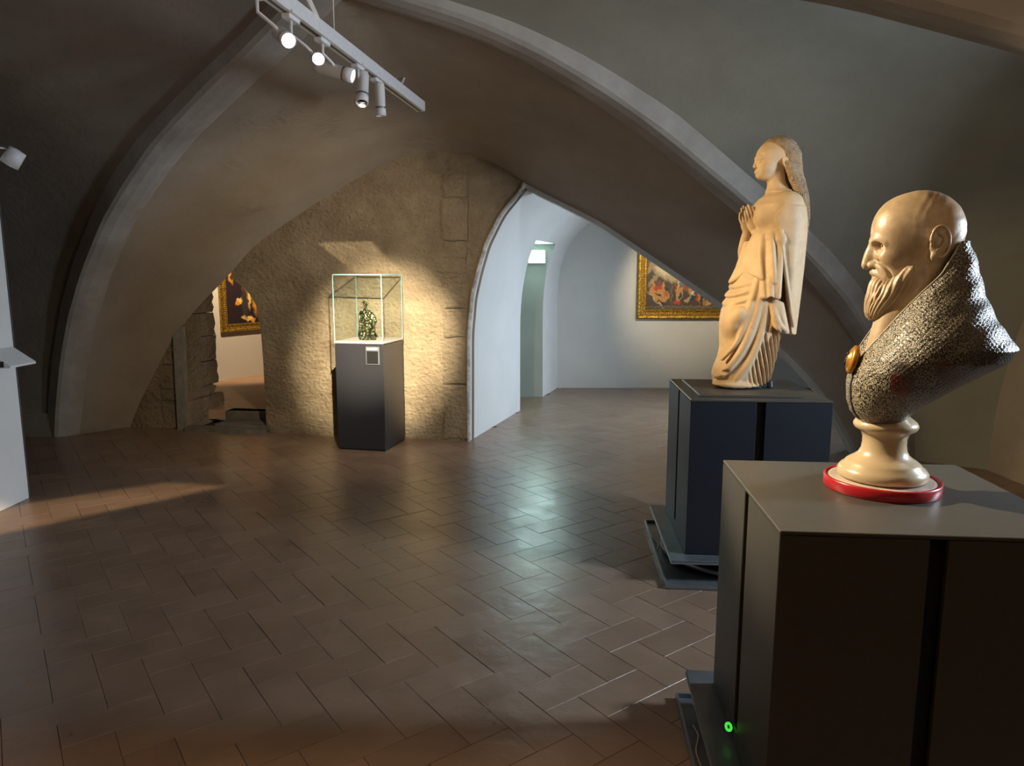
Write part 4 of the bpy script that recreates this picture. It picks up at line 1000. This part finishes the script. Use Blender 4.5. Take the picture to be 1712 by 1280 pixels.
k.path([(.050, .019, 1.1678), (.0615, .008, 1.1672), (.0645, 0, 1.1668)], .0010, .0015, op='s', mirror=True)
# ears
k.ell2((-.078, .073, 1.208), (.019, .009, .030), .004, (0, 12, 0)); k.ell2((-.076, .083, 1.210), (.010, .008, .018), .003, (0, 12, 0), op='s')
# neck, chest, shoulders
k.cap((-.052, 0, 1.17), (-.066, 0, 1.05), .044, .052, .02); k.path([(-.07, 0, 1.05), (-.10, .09, 1.005)], [.05, .05], .03, mirror=True)
k.loft([.66, .72, .80, .88, .94, .99, 1.03, 1.055], [.075, .06, .052, .055, .060, .055, .022, -.02], [-.14, -.15, -.17, -.185, -.19, -.185, -.165, -.13], [.13, .13, .135, .15, .165, .165, .13, .07], 2.1, .03)
k.ell2((-.085, .125, .985), (.075, .055, .065), .03)
k.ell2((.022, .060, .925), (.045, .050, .050), .03)
# forearms and hands
k.path([(-.03, .165, .80), (.015, .105, .815), (.058, .034, .842)], [.038, .032, .021], .015)
k.path([(.035, -.150, .69), (.070, -.10, .75), (.082, -.034, .842)], [.036, .031, .021], .012)
def hand(sgn, ox, oz):
    a = Vector((.27, 0, .963)); w_ = Vector((.963, 0, -.27)); P0 = Vector((.064 + ox, sgn * .021, .858 + oz))
    k.ell(tuple(P0 + a * .034), (.029, .0125, .040), .012, (0, 15.7, 0)); k.ell(tuple(P0 + a * .015 + Vector((0, sgn * .006, 0))), (.022, .013, .026), .01, (0, 15.7, 0))
    for i, (of, L1, rr) in enumerate(((-.0235, .068, .0082), (-.008, .078, .0086), (.0078, .072, .0082), (.022, .056, .0072))):
        b0 = P0 + a * (.060 - .003 * abs(i - 1)) + w_ * of; b1 = b0 + a * L1 * .5 + w_ * of * .10 + Vector((0, sgn * .002, 0)); b2 = b0 + a * L1 + w_ * of * -.12 + Vector((0, -sgn * .008, 0))
        k.path([tuple(b0), tuple(b1), tuple(b2)], [rr, rr * .92, rr * .72], .0022)
    th = [P0 + a * .008 - w_ * .022, P0 + a * .035 - w_ * .040, P0 + a * .066 - w_ * .037]
    k.path([tuple(q) for q in th], [.0105, .0095, .0075], .004)
hand(1, 0, 0); hand(-1, .016, -.006)
# robe edges on the chest
k.path([(-.10, .085, 1.063), (-.04, .088, 1.015), (.030, .060, .955), (.062, .03, .90)], .0045, .003, mirror=True)
k.path([(-.11, .06, 1.075), (-.03, .068, 1.032), (.035, .035, .975), (.070, .008, .91)], .0042, .003, op='s', mirror=True)
k.mesh('figure', TERRA, t_st)
# hair
k = Clay((-.27, -.12, .58), (.06, .12, 1.37), .0020)
k.ell((-.064, 0, 1.268), (.103, .086, .090), .01)
k.cut(lambda x, y, z: -((x - .030) * .70 + (z - 1.318) * -.62 + np.abs(y) * .50 - .0), .006)
k.ell2((-.078, .078, 1.207), (.026, .022, .032), .006, op='s')
k.path([(-.12, .03, 1.24), (-.145, .03, 1.16), (-.175, .025, 1.09), (-.205, .015, 1.02), (-.222, .01, .94), (-.226, 0, .86), (-.222, 0, .76), (-.212, 0, .66), (-.205, 0, .62)], [.055, .042, .036, .030, .024, .020, .018, .014, .007], .02)
k.path([(-.11, -.04, 1.24), (-.135, -.045, 1.16), (-.175, -.04, 1.08), (-.21, -.025, .98)], [.05, .036, .03, .02], .02)
k.path([(-.095, .065, 1.20), (-.125, .070, 1.13), (-.165, .060, 1.06), (-.205, .035, .99)], [.024, .026, .024, .018], .012)
k.warp(lambda x, y, z: np.where(z > 1.13, .0014 * np.sin((-.55 * x + .84 * z + .40 * np.abs(y)) * 640 + 1.5 * np.sin(x * 50)) + .0008 * np.sin((-.55 * x + .84 * z + .40 * np.abs(y)) * 1500), .0022 * np.sin((x * .85 + y * .55 + .36 * z + .010 * np.sin(z * 70)) * 640)) + .0014 * np.sin(z * 190 + 400 * (x + y)) * (z < .97))
k.mesh('hair', TERRAH, t_st)
# mantle over shoulders and back: a shell open to the front
k = Clay((-.27, -.25, .27), (.10, .25, 1.08), .0035)
Z = [.28, .36, .5, .65, .8, .9, .97, 1.02, 1.05, 1.066]
bk = [-.185, -.190, -.200, -.208, -.214, -.214, -.204, -.182, -.15, -.12]
k.loft(Z, [.03, .04, .06, .07, .075, .07, .05, .015, -.03, -.06], bk, [.165, .17, .18, .19, .198, .200, .190, .160, .115, .07], 2.3, .01,
       fold=lambda x, y, z, a: .0035 * np.sin(a * 9 + z * 2) * np.clip((1.0 - z) * 3, 0, 1))
k.loft([-.1, .36, .5, .65, .8, .9, .95, 1.0], [.2] * 8, [-.155, -.160, -.172, -.180, -.186, -.186, -.18, -.15], [.138, .145, .156, .166, .174, .172, .16, .10], 2.3, .006, op='s')
xf = lambda z: np.interp(z, [.28, .32, .735, .80, .85, .90, .95, 1.0, 1.08], [-.135, -.122, -.042, -.030, -.012, .020, .045, .05, .05])
k.cut(lambda x, y, z: (xf(z) - x), .010)
k.cut(lambda x, y, z: -(z - (1.062 - (x + .125) * 1.02)), .006)
k.cut(lambda x, y, z: (z - .295) + (x + .16) * -.35 + .006 * np.sin(y * 60), .01)
k.path([(-.125, .172, .345), (-.085, .182, .52), (-.042, .192, .72), (-.025, .192, .84)], [.008, .008, .009, .010], .006)
k.mesh('mantle', TERRA, t_st)
# gown from the hips down with its folds
k = Clay((-.17, -.24, -.005), (.32, .25, .86), .0035)
zs = [0.0, .02, .06, .10, .16, .22, .28, .34, .39, .44, .50, .56, .62, .70, .80]
fr = [.220, .240, .246, .238, .216, .206, .210, .214, .210, .200, .184, .160, .140, .110, .08]
bk = [-.035, -.045, -.060, -.068, -.080, -.090, -.098, -.102, -.105, -.11, -.115, -.12, -.125, -.13, -.13]
ry = [.13, .15, .155, .158, .160, .160, .162, .165, .165, .165, .160, .155, .15, .145, .13]
def fold_s(x, y, z, a):
    sl = x * 1.0 + (z - .3) * -.28                      # pleats lean forward towards the hem
    back = np.clip((.10 - x + (z - .1) * -.2) * 12, 0, 1) * np.clip((.37 - z) * 14, 0, 1)
    side = .0165 * (1 - 2 * np.abs(np.sin(sl * 116)) ** 1.5) * back
    frt = np.clip((x - .09) * 12, 0, 1) * np.clip((.40 - z) * 10, 0, 1)
    mid = .0045 * np.sin((x * .75 + z * .66) * 150 + y * 30) * frt * np.clip((.22 - z) * 10, 0, 1)
    ring = .0058 * np.sin((z * 1.0 + x * .35) * 150 + 1) * np.clip((x - .08) * 14, 0, 1) * np.clip((z - .40) * 14, 0, 1) * np.clip((.62 - z) * 12, 0, 1)
    tiny = .0012 * np.sin((x - z * .28) * 520) * np.clip((.30 - z) * 8, 0, 1)
    return side + ring
k.loft(zs, fr, bk, ry, 2.15, .01, fold=fold_s)
k.ell((.172, .075, .365), (.050, .075, .085), .03)        # forward knee
k.ell((.150, .135, .40), (.035, .03, .045), .02)
# sweeping folds from hip to hem
S = lambda pts, r, kk=.018: k.path([(p[0] * .90, p[1] - .010, p[2]) for p in pts], r, kk)
S([(.03, .155, .62), (.06, .165, .48), (.10, .165, .34), (.16, .155, .20), (.24, .125, .09), (.275, .08, .06)], [.02, .022, .021, .02, .018, .012])
S([(.07, .150, .60), (.11, .160, .47), (.14, .158, .36), (.185, .15, .25), (.25, .11, .16)], [.013, .015, .014, .013, .010])
S([(.0, .150, .62), (.02, .168, .46), (.05, .170, .30), (.10, .165, .16), (.17, .15, .05)], [.016, .019, .018, .016, .013])
S([(-.03, .15, .52), (-.02, .168, .40), (.01, .172, .27)], [.015, .017, .010])
k.path([(.10, .185, .33), (.05, .190, .30), (-.01, .19, .335), (-.03, .19, .37)], .010, .006, op='s')
k.path([(.24, .10, .085), (.19, .155, .10), (.14, .17, .14)], [.010, .013, .007], .008, op='s')
# front hem flaring over the foot
k.ell((.180, .07, .020), (.085, .085, .020), .02); k.ell((.12, .13, .018), (.10, .04, .018), .02)
k.cut(lambda x, y, z: z - .003 - .018 * np.clip((.12 - x) * 8, 0, 1) + .004 * np.sin(x * 160), .004)
# side drapery bunch under the mantle
k.cloth([(.005, .165, .50), (-.02, .178, .47), (-.055, .175, .46)], [(-.022, .186, .345), (-.055, .188, .318), (-.10, .165, .312)], .013, 10, .010, 1.5)
k.path([(-.022, .19, .40), (-.05, .196, .345), (-.09, .18, .318)], [.010, .012, .008], .008)
k.mesh('gown', TERRA, t_st)
# wide hanging sleeves
k = Clay((-.10, -.24, .44), (.22, .26, .92), .003)
k.cloth([(.045, .075, .838), (.020, .115, .832), (-.015, .160, .835), (-.035, .180, .82)], [(.055, .175, .505), (.030, .195, .497), (.0, .200, .497), (-.03, .195, .50)], .014, 18, .009, 2.5)
k.cloth([(.060, .040, .820), (.050, .075, .825), (.035, .110, .825)], [(.165, -.005, .578), (.110, .085, .635), (.055, .165, .60)], .014, 18, .010, 1.5)
k.cloth([(.065, .030, .815), (.040, .0, .80), (.0, -.02, .80)], [(.163, -.010, .580), (.12, -.03, .60), (.05, -.05, .62)], .013, 12, .0, 1)
k.cloth([(.075, -.04, .79), (.06, -.10, .76), (.03, -.15, .74)], [(.140, -.03, .60), (.10, -.10, .56), (.05, -.15, .55)], .014, 14, .006, 2)
k.path([(.045, .055, .845), (.010, .110, .842), (-.02, .155, .838), (-.034, .180, .80)], [.012, .022, .030, .026], .02)
k.path([(.012, .160, .835), (.015, .178, .79), (.010, .192, .70), (.0, .203, .58)], [.010, .012, .010, .007], .016)
k.path([(.050, .112, .80), (.060, .140, .72), (.052, .172, .60)], [.008, .009, .006], .014)
k.cut(lambda x, y, z: z - .493 - .010 * np.sin(x * 90) * (x < .07), .004)
k.mesh('sleeve', TERRA, t_st)
# feet
k = Clay((-.08, .0, -.014), (.16, .16, .06), .003)
k.path([(.03, .115, .008), (.075, .115, .006), (.12, .10, .004)], [.020, .018, .012], .01)
k.path([(-.045, .10, .03), (-.045, .10, .005)], [.014, .018], .004)
k.cut(lambda x, y, z: z - .0005, .001)
k.mesh('shoe', SHOE, t_st)['label'] = 'dark shoe tips under the hem'

# ================================================================== THE BEARDED BUST
BZ = .97
t_bu = thing('bearded_bust', 'glazed bust of a bald bearded man in a dark robe on a turned socle', 'bust', (1.107, 2.085, 1.006), R(160))
rr_ = [(.0, 0), (.136, 0), (.139, .006), (.139, .018), (.130, .030), (.118, .038), (.115, .043), (.106, .050), (.092, .058), (.078, .068), (.070, .082), (.067, .10), (.067, .118), (.072, .132), (.082, .140), (.093, .146), (.098, .154), (.098, .160), (.093, .168), (.082, .176), (.068, .186), (.0, .19)]
obj('socle', lathe([(max(r * .89, .0005), z) for r, z in rr_], 72, cap=False), SOCLE, t_bu, True)
ob_ = thing('round_tray', 'round red-rimmed stand under the bust socle', 'stand', (1.107, 2.085, .970), 0)
obj('red_rim', lathe([(.149, 0), (.158, 0), (.160, .003), (.160, .031), (.157, .034), (.152, .034), (.149, .031)], 96, cap=False), RED, ob_, True)
obj('inlay', lathe([(.0005, .0005), (.148, .0005), (.148, .030), (.138, .031), (.0005, .0355)], 96, cap=False), CREAM, ob_, True)

def z_(v): return 1.834 - (v - 320) * .00172
k = Clay((-.27, -.15, 1.32), (.10, .15, 1.86), .0025)
# skull and face
k.ell((-.098, 0, 1.722), (.139, .104, .113), .01); k.ell((-.030, 0, 1.728), (.073, .084, .080), .03)
k.ell((-.048, 0, 1.645), (.076, .070, .095), .03); k.ell((-.06, 0, 1.60), (.075, .066, .06), .03)
k.path([(.005, .062, 1.690), (.030, .045, 1.700), (.0405, .018, 1.696)], [.010, .013, .012], .012, mirror=True)
k.ell2((.026, .048, 1.677), (.030, .022, .0165), .010, op='s')
k.ell2((-.003, .0420, 1.680), (.0190, .0175, .0150), .002)
k.ell2((.0120, .0500, 1.681), (.0040, .0060, .0050), .001, op='s')
k.path([(-.020, .062, 1.681), (-.004, .060, 1.692), (.012, .050, 1.6935), (.020, .032, 1.688)], .0040, .004, mirror=True)
k.path([(-.020, .061, 1.678), (-.004, .058, 1.668), (.010, .048, 1.6655), (.019, .032, 1.671)], .0034, .004, mirror=True)
k.path([(-.012, .058, 1.662), (.014, .046, 1.654), (.024, .028, 1.656)], .0055, .012, mirror=True)
k.ell2((-.020, .054, 1.648), (.034, .020, .024), .02)
# long hooked nose
k.path([(.034, 0, 1.699), (.046, 0, 1.672), (.054, 0, 1.648), (.0565, 0, 1.632)], [.0120, .0130, .0140, .0150], .012)
k.ell((.030, 0, 1.655), (.028, .020, .034), .012)
k.ell((.050, 0, 1.628), (.018, .011, .011), .006); k.ell2((.037, .0165, 1.629), (.015, .009, .0105), .005)
k.ell2((.040, .012, 1.6205), (.008, .0045, .004), .003, op='s')
k.path([(.030, .022, 1.632), (.012, .038, 1.618), (-.004, .046, 1.598)], .006, .01, mirror=True)
# lips, moustache
k.path([(.032, .0, 1.610), (.024, .018, 1.606), (.0, .037, 1.594), (-.012, .043, 1.585)], [.011, .011, .009, .006], .006, mirror=True)
k.path([(.026, .0, 1.590), (.018, .016, 1.588)], [.009, .008], .005, mirror=True)
k.path([(.044, 0, 1.5985), (.026, .020, 1.5965), (-.006, .042, 1.588), (-.015, .046, 1.584)], [.0028, .003, .0045, .005], .003, op='s', mirror=True)
# ears
for s in (1, -1):
    k.ell((-.150, s * .101, 1.688), (.027, .010, .041), .006, (0, -14, 0))
    k.ell((-.150, s * .112, 1.692), (.017, .009, .026), .004, (0, -14, 0), op='s')
    pts = []
    for q in range(0, 15):
        a = R(-120 + q * 21); pts.append((-.152 + .0265 * math.cos(a) * -1 + .010 * math.sin(a) * .3, s * (.109 + .002 * math.sin(a)), 1.690 + .0405 * math.sin(a)))
    k.path(pts, [.0042] * 12 + [.0048, .005, .006], .002)
    k.path([(-.146, s * .107, 1.712), (-.160, s * .108, 1.700), (-.158, s * .108, 1.680), (-.144, s * .107, 1.668)], .0035, .003)
    k.ell((-.136, s * .107, 1.650), (.010, .006, .012), .006); k.ell((-.127, s * .106, 1.684), (.005, .005, .008), .003)
    k.ell((-.142, s * .112, 1.684), (.008, .009, .011), .003, op='s')
# neck
k.cap((-.118, 0, 1.63), (-.10, 0, 1.46), .072, .074, .03); k.cap((-.06, 0, 1.55), (-.015, 0, 1.36), .060, .058, .02)
k.path([(-.12, .055, 1.60), (-.06, .045, 1.52), (-.02, .012, 1.42)], [.018, .018, .013], .02, mirror=True)
k.path([(.018, .040, 1.640), (-.004, .056, 1.622), (-.022, .058, 1.596)], [.004, .006, .004], .008, op='s', mirror=True)


k.warp(lambda x, y, z: .0008 * np.sin(x * 130 + 4 * np.sin(z * 40 + y * 30)) * np.sin(z * 110 + x * 60) * np.clip((-.06 - x) * 20, 0, 1))
k.mesh('head', SKIN, t_bu, -1.006, R(-4), (.83, .88), .036)
# beard
k = Clay((-.13, -.11, 1.43), (.08, .11, 1.67), .0022)
k.ell((.005, 0, 1.555), (.034, .046, .040), .01)
k.path([(.000, 0, 1.56), (.014, 0, 1.52), (.028, 0, 1.495)], [.044, .038, .022], .015)
k.path([(-.075, .074, 1.615), (-.045, .060, 1.58), (-.015, .040, 1.54), (.012, .018, 1.50)], [.014, .022, .030, .026], .015, mirror=True)
k.path([(-.080, .066, 1.585), (-.055, .050, 1.55), (-.020, .030, 1.515)], [.014, .020, .022], .012, mirror=True)
rs = random.Random(5)
for i in range(58):
    y0 = rs.uniform(-1, 1); x0 = np.interp(abs(y0), [0, .5, 1], [.036, .006, -.072]); zz0 = np.interp(abs(y0), [0, .5, 1], [1.585, 1.572, 1.622]) - rs.uniform(0, .045)
    yy = math.copysign(np.interp(abs(y0), [0, .5, 1], [0, .047, .078]), y0) if y0 else 0
    e_ = (.040 - abs(y0) * .030 + rs.uniform(-.008, .006), yy * .30, 1.482 + rs.uniform(-.012, .016) + abs(y0) * .004)
    m1 = (x0 * .62 + e_[0] * .38 + .010, yy * .86 + rs.uniform(-.006, .006), zz0 * .62 + e_[2] * .38); m2 = (x0 * .30 + e_[0] * .70 + .007, yy * .60 + rs.uniform(-.006, .006), zz0 * .28 + e_[2] * .72)
    r0 = rs.uniform(.0045, .0075); k.path([(x0, yy, zz0), m1, m2, e_], [r0 * .7, r0, r0, r0 * .55], .0035)
k.warp(lambda x, y, z: .0016 * np.sin(30 * np.arctan2(y, .88 * (x + .045) + .45 * (z - 1.60)) + 1.5 * np.sin(z * 60)))
k.mesh('beard', SKIN, t_bu, -1.006, R(-4), (.83, .88), .036)

# robe
def collar_line(x, y): return 1.372 + .92 * (.03 - x) + .75 * np.minimum(np.abs(y), .15) + np.clip(-.12 - x, 0, 1)
k = Clay((-.43, -.30, 1.155), (.14, .30, 1.71), .003)
zt = [1.165, 1.18, 1.20, 1.232, 1.284, 1.335, 1.37, 1.404, 1.44, 1.473, 1.542, 1.60, 1.628, 1.66, 1.69]
ft = [.045, .070, .088, .100, .103, .094, .078, .055, .03, .010, -.03, -.07, -.09, -.11, -.13]
bt = [-.05, -.075, -.095, -.130, -.205, -.290, -.355, -.370, -.340, -.310, -.275, -.256, -.247, -.233, -.215]
rt = [.06, .085, .105, .135, .185, .225, .250, .255, .245, .225, .165, .135, .125, .115, .105]
k.loft(zt, ft, bt, rt, 2.25, .01)
# scooped underside, collar opening, neck hollow, front placket, armhole seam
k.cut(lambda x, y, z: (z - np.interp(x, [-.42, -.36, -.28, -.2, -.12, -.07, .2], [1.385, 1.345, 1.305, 1.262, 1.205, 1.172, 1.16])), .012)
k.cut(lambda x, y, z: -(z - collar_line(x, y)), .006)
k.loft([1.36, 1.45, 1.55, 1.75], [.012, .012, -.03, -.09], [-.13, -.17, -.205, -.222], [.055, .080, .092, .092], 2.1, .006, op='s')
plk = []
for zz in (1.35, 1.32, 1.28, 1.24, 1.21, 1.185):
    f_, b_, r_ = (np.interp(zz, zt, q) for q in (ft, bt, rt)); yy = .040
    plk.append(((f_ + b_) / 2 + (f_ - b_) / 2 * (1 - (yy / r_) ** 2.25) ** (1 / 2.25), yy, zz))
k.path(plk, .0075, .003, op='s')
k.path([(.06, .17, 1.195), (.0, .19, 1.225), (-.05, .205, 1.27), (-.11, .235, 1.33), (-.20, .25, 1.372), (-.30, .22, 1.405)], .004, .006, op='s')
k.warp(lambda x, y, z: .0016 * np.sin(x * 60 + z * 75 + 2 * np.sin(y * 20)) * np.clip((-.05 - x) * 10, 0, 1))
k.warp(lambda x, y, z: (.0009 * np.sin(x * 420) * np.sin(z * 430 + 2 * np.sin(x * 30)) * (1 + 0 * y)))

def robe_material():
    m = bpy.data.materials.new('robe_glazed_reptile'); m.use_nodes = True; nt = m.node_tree; N = nt.nodes; L = nt.links
    b = N['Principled BSDF']; b.inputs['Roughness'].default_value = .34; b.inputs['Specular IOR Level'].default_value = .6; b.inputs['Coat Weight'].default_value = .15; b.inputs['Coat Roughness'].default_value = .2
    tc = N.new('ShaderNodeTexCoord')
    nw = N.new('ShaderNodeTexNoise'); nw.inputs['Scale'].default_value = 9; L.new(tc.outputs['Object'], nw.inputs['Vector'])
    mp = N.new('ShaderNodeVectorMath'); mp.operation = 'MULTIPLY_ADD'; mp.inputs[1].default_value = (.03,) * 3; L.new(nw.outputs['Color'], mp.inputs[0]); L.new(tc.outputs['Object'], mp.inputs[2])
    v = N.new('ShaderNodeTexVoronoi'); v.inputs['Scale'].default_value = 265; L.new(mp.outputs[0], v.inputs['Vector'])
    r = N.new('ShaderNodeValToRGB'); r.color_ramp.elements[0].position = .34; r.color_ramp.elements[1].position = .56
    r.color_ramp.elements[0].color = (.56, .47, .31, 1); r.color_ramp.elements[1].color = (.012, .010, .009, 1); L.new(v.outputs['Distance'], r.inputs[0])
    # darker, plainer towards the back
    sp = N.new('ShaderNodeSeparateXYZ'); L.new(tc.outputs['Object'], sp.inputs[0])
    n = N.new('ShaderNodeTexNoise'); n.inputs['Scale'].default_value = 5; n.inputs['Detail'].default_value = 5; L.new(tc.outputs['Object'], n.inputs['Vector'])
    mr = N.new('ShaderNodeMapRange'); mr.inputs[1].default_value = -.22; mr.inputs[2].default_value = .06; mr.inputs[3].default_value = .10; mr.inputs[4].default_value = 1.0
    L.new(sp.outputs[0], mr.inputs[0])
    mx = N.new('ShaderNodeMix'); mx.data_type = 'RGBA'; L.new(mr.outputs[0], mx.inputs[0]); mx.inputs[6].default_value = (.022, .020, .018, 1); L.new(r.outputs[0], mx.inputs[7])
    prev = mx.outputs[2]
    def patch(c, rad, ang, col, prev):
        mpn = N.new('ShaderNodeMapping'); mpn.vector_type = 'TEXTURE'; mpn.inputs['Location'].default_value = c; mpn.inputs['Rotation'].default_value = (0, R(ang), 0); mpn.inputs['Scale'].default_value = rad
        L.new(tc.outputs['Object'], mpn.inputs[0]); ln = N.new('ShaderNodeVectorMath'); ln.operation = 'LENGTH'; L.new(mpn.outputs[0], ln.inputs[0])
        q = N.new('ShaderNodeMapRange'); q.inputs[1].default_value = 1.1; q.inputs[2].default_value = .8; q.inputs[3].default_value = 0; q.inputs[4].default_value = .85; L.new(ln.outputs['Value'], q.inputs[0])
        z = N.new('ShaderNodeMix'); z.data_type = 'RGBA'; L.new(q.outputs[0], z.inputs[0]); L.new(prev, z.inputs[6]); z.inputs[7].default_value = (*col, 1); return z.outputs[2]
    prev = patch((-.008, .17, .318), (.028, .12, .055), 20, (.060, .045, .035), prev)
    prev = patch((-.003, .17, .295), (.021, .12, .040), 20, (.16, .018, .010), prev)
    prev = patch((-.115, .22, .335), (.026, .10, .050), 42, (.10, .045, .022), prev)
    L.new(prev, b.inputs['Base Color'])
    bp = N.new('ShaderNodeBump'); bp.inputs['Strength'].default_value = .55; bp.inputs['Distance'].default_value = .003; bp.invert = True
    L.new(v.outputs['Distance'], bp.inputs['Height'])
    n3 = N.new('ShaderNodeTexNoise'); n3.inputs['Scale'].default_value = 60; n3.inputs['Detail'].default_value = 6; L.new(tc.outputs['Object'], n3.inputs['Vector'])
    bp2 = N.new('ShaderNodeBump'); bp2.inputs['Strength'].default_value = .35; bp2.inputs['Distance'].default_value = .006; L.new(n3.outputs['Fac'], bp2.inputs['Height']); L.new(bp.outputs[0], bp2.inputs['Normal'])
    L.new(bp2.outputs[0], b.inputs['Normal'])
    return m
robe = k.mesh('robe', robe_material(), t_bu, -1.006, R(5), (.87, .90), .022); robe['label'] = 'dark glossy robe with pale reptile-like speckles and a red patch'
cpts = []
for ia in range(-62, 63):
    a = math.radians(ia * 2.5); lo_, hi_ = 1.25, 1.69
    for _ in range(26):
        zz = (lo_ + hi_) / 2; f_, b_, r_ = (np.interp(zz, zt, q) for q in (ft, bt, rt)); ca, sa = math.cos(a), math.sin(a); e_ = 2 / 2.25
        x = (f_ + b_) / 2 + (f_ - b_) / 2 * math.copysign(abs(ca) ** e_, ca); y = r_ * math.copysign(abs(sa) ** e_, sa)
        if zz - collar_line(x, y) < 0: lo_ = zz
        else: hi_ = zz
    cpts.append(Matrix.Rotation(R(5), 3, 'Z') @ Vector((x * .87 + .022, y * .90, zz - 1.006)))
obj('collar_edge', tube(resample(cpts, 120), .0022, 8), mat('collar_piping', (.42, .38, .30), .35), t_bu, True)
obj('placket', tube([Matrix.Rotation(R(5), 3, 'Z') @ Vector(((p[0] - .002) * .87 + .022, p[1] * .90, p[2] - 1.006)) for p in plk], .0045, 8), mat('placket_dark', (.03, .035, .045), .4), t_bu, True)
# brooch at the collar
bm = lathe([(.0005, -.012), (.026, -.010), (.034, -.002), (.033, .006), (.026, .012), (.022, .011), (.020, .015), (.0005, .022)], 40, cap=False)
for v_ in bm.verts: v_.co.y *= 1.28
Mb = Matrix.Rotation(R(5), 4, 'Z') @ Matrix.Translation(((plk[0][0] + .010) * .87 + .022, .030, 1.356 - 1.006)) @ Matrix.Rotation(R(78), 4, 'Y') @ Matrix.Rotation(R(90), 4, 'Z')
brc = obj('brooch', xform(bm, Mb), mat('brooch_amber', (.62, .30, .05), .25, metal=.5, coat=.4, nz=(40, .4, .6), col2=(.50, .22, .03)), t_bu, True); brc['label'] = 'oval amber-gold brooch'
bm = bmesh.new()
for a, b, r in (((-.008, .010), (.004, .012), .006), ((.006, .004), (-.004, -.012), .005), ((-.010, -.004), (-.006, -.016), .004)):
    tube([(a[0], a[1] * 1.28, .0190), (b[0], b[1] * 1.28, .0185)], r * .62, 8, bm)
obj('engraved_figure', xform(bm, Mb), BLACKM, brc, True)
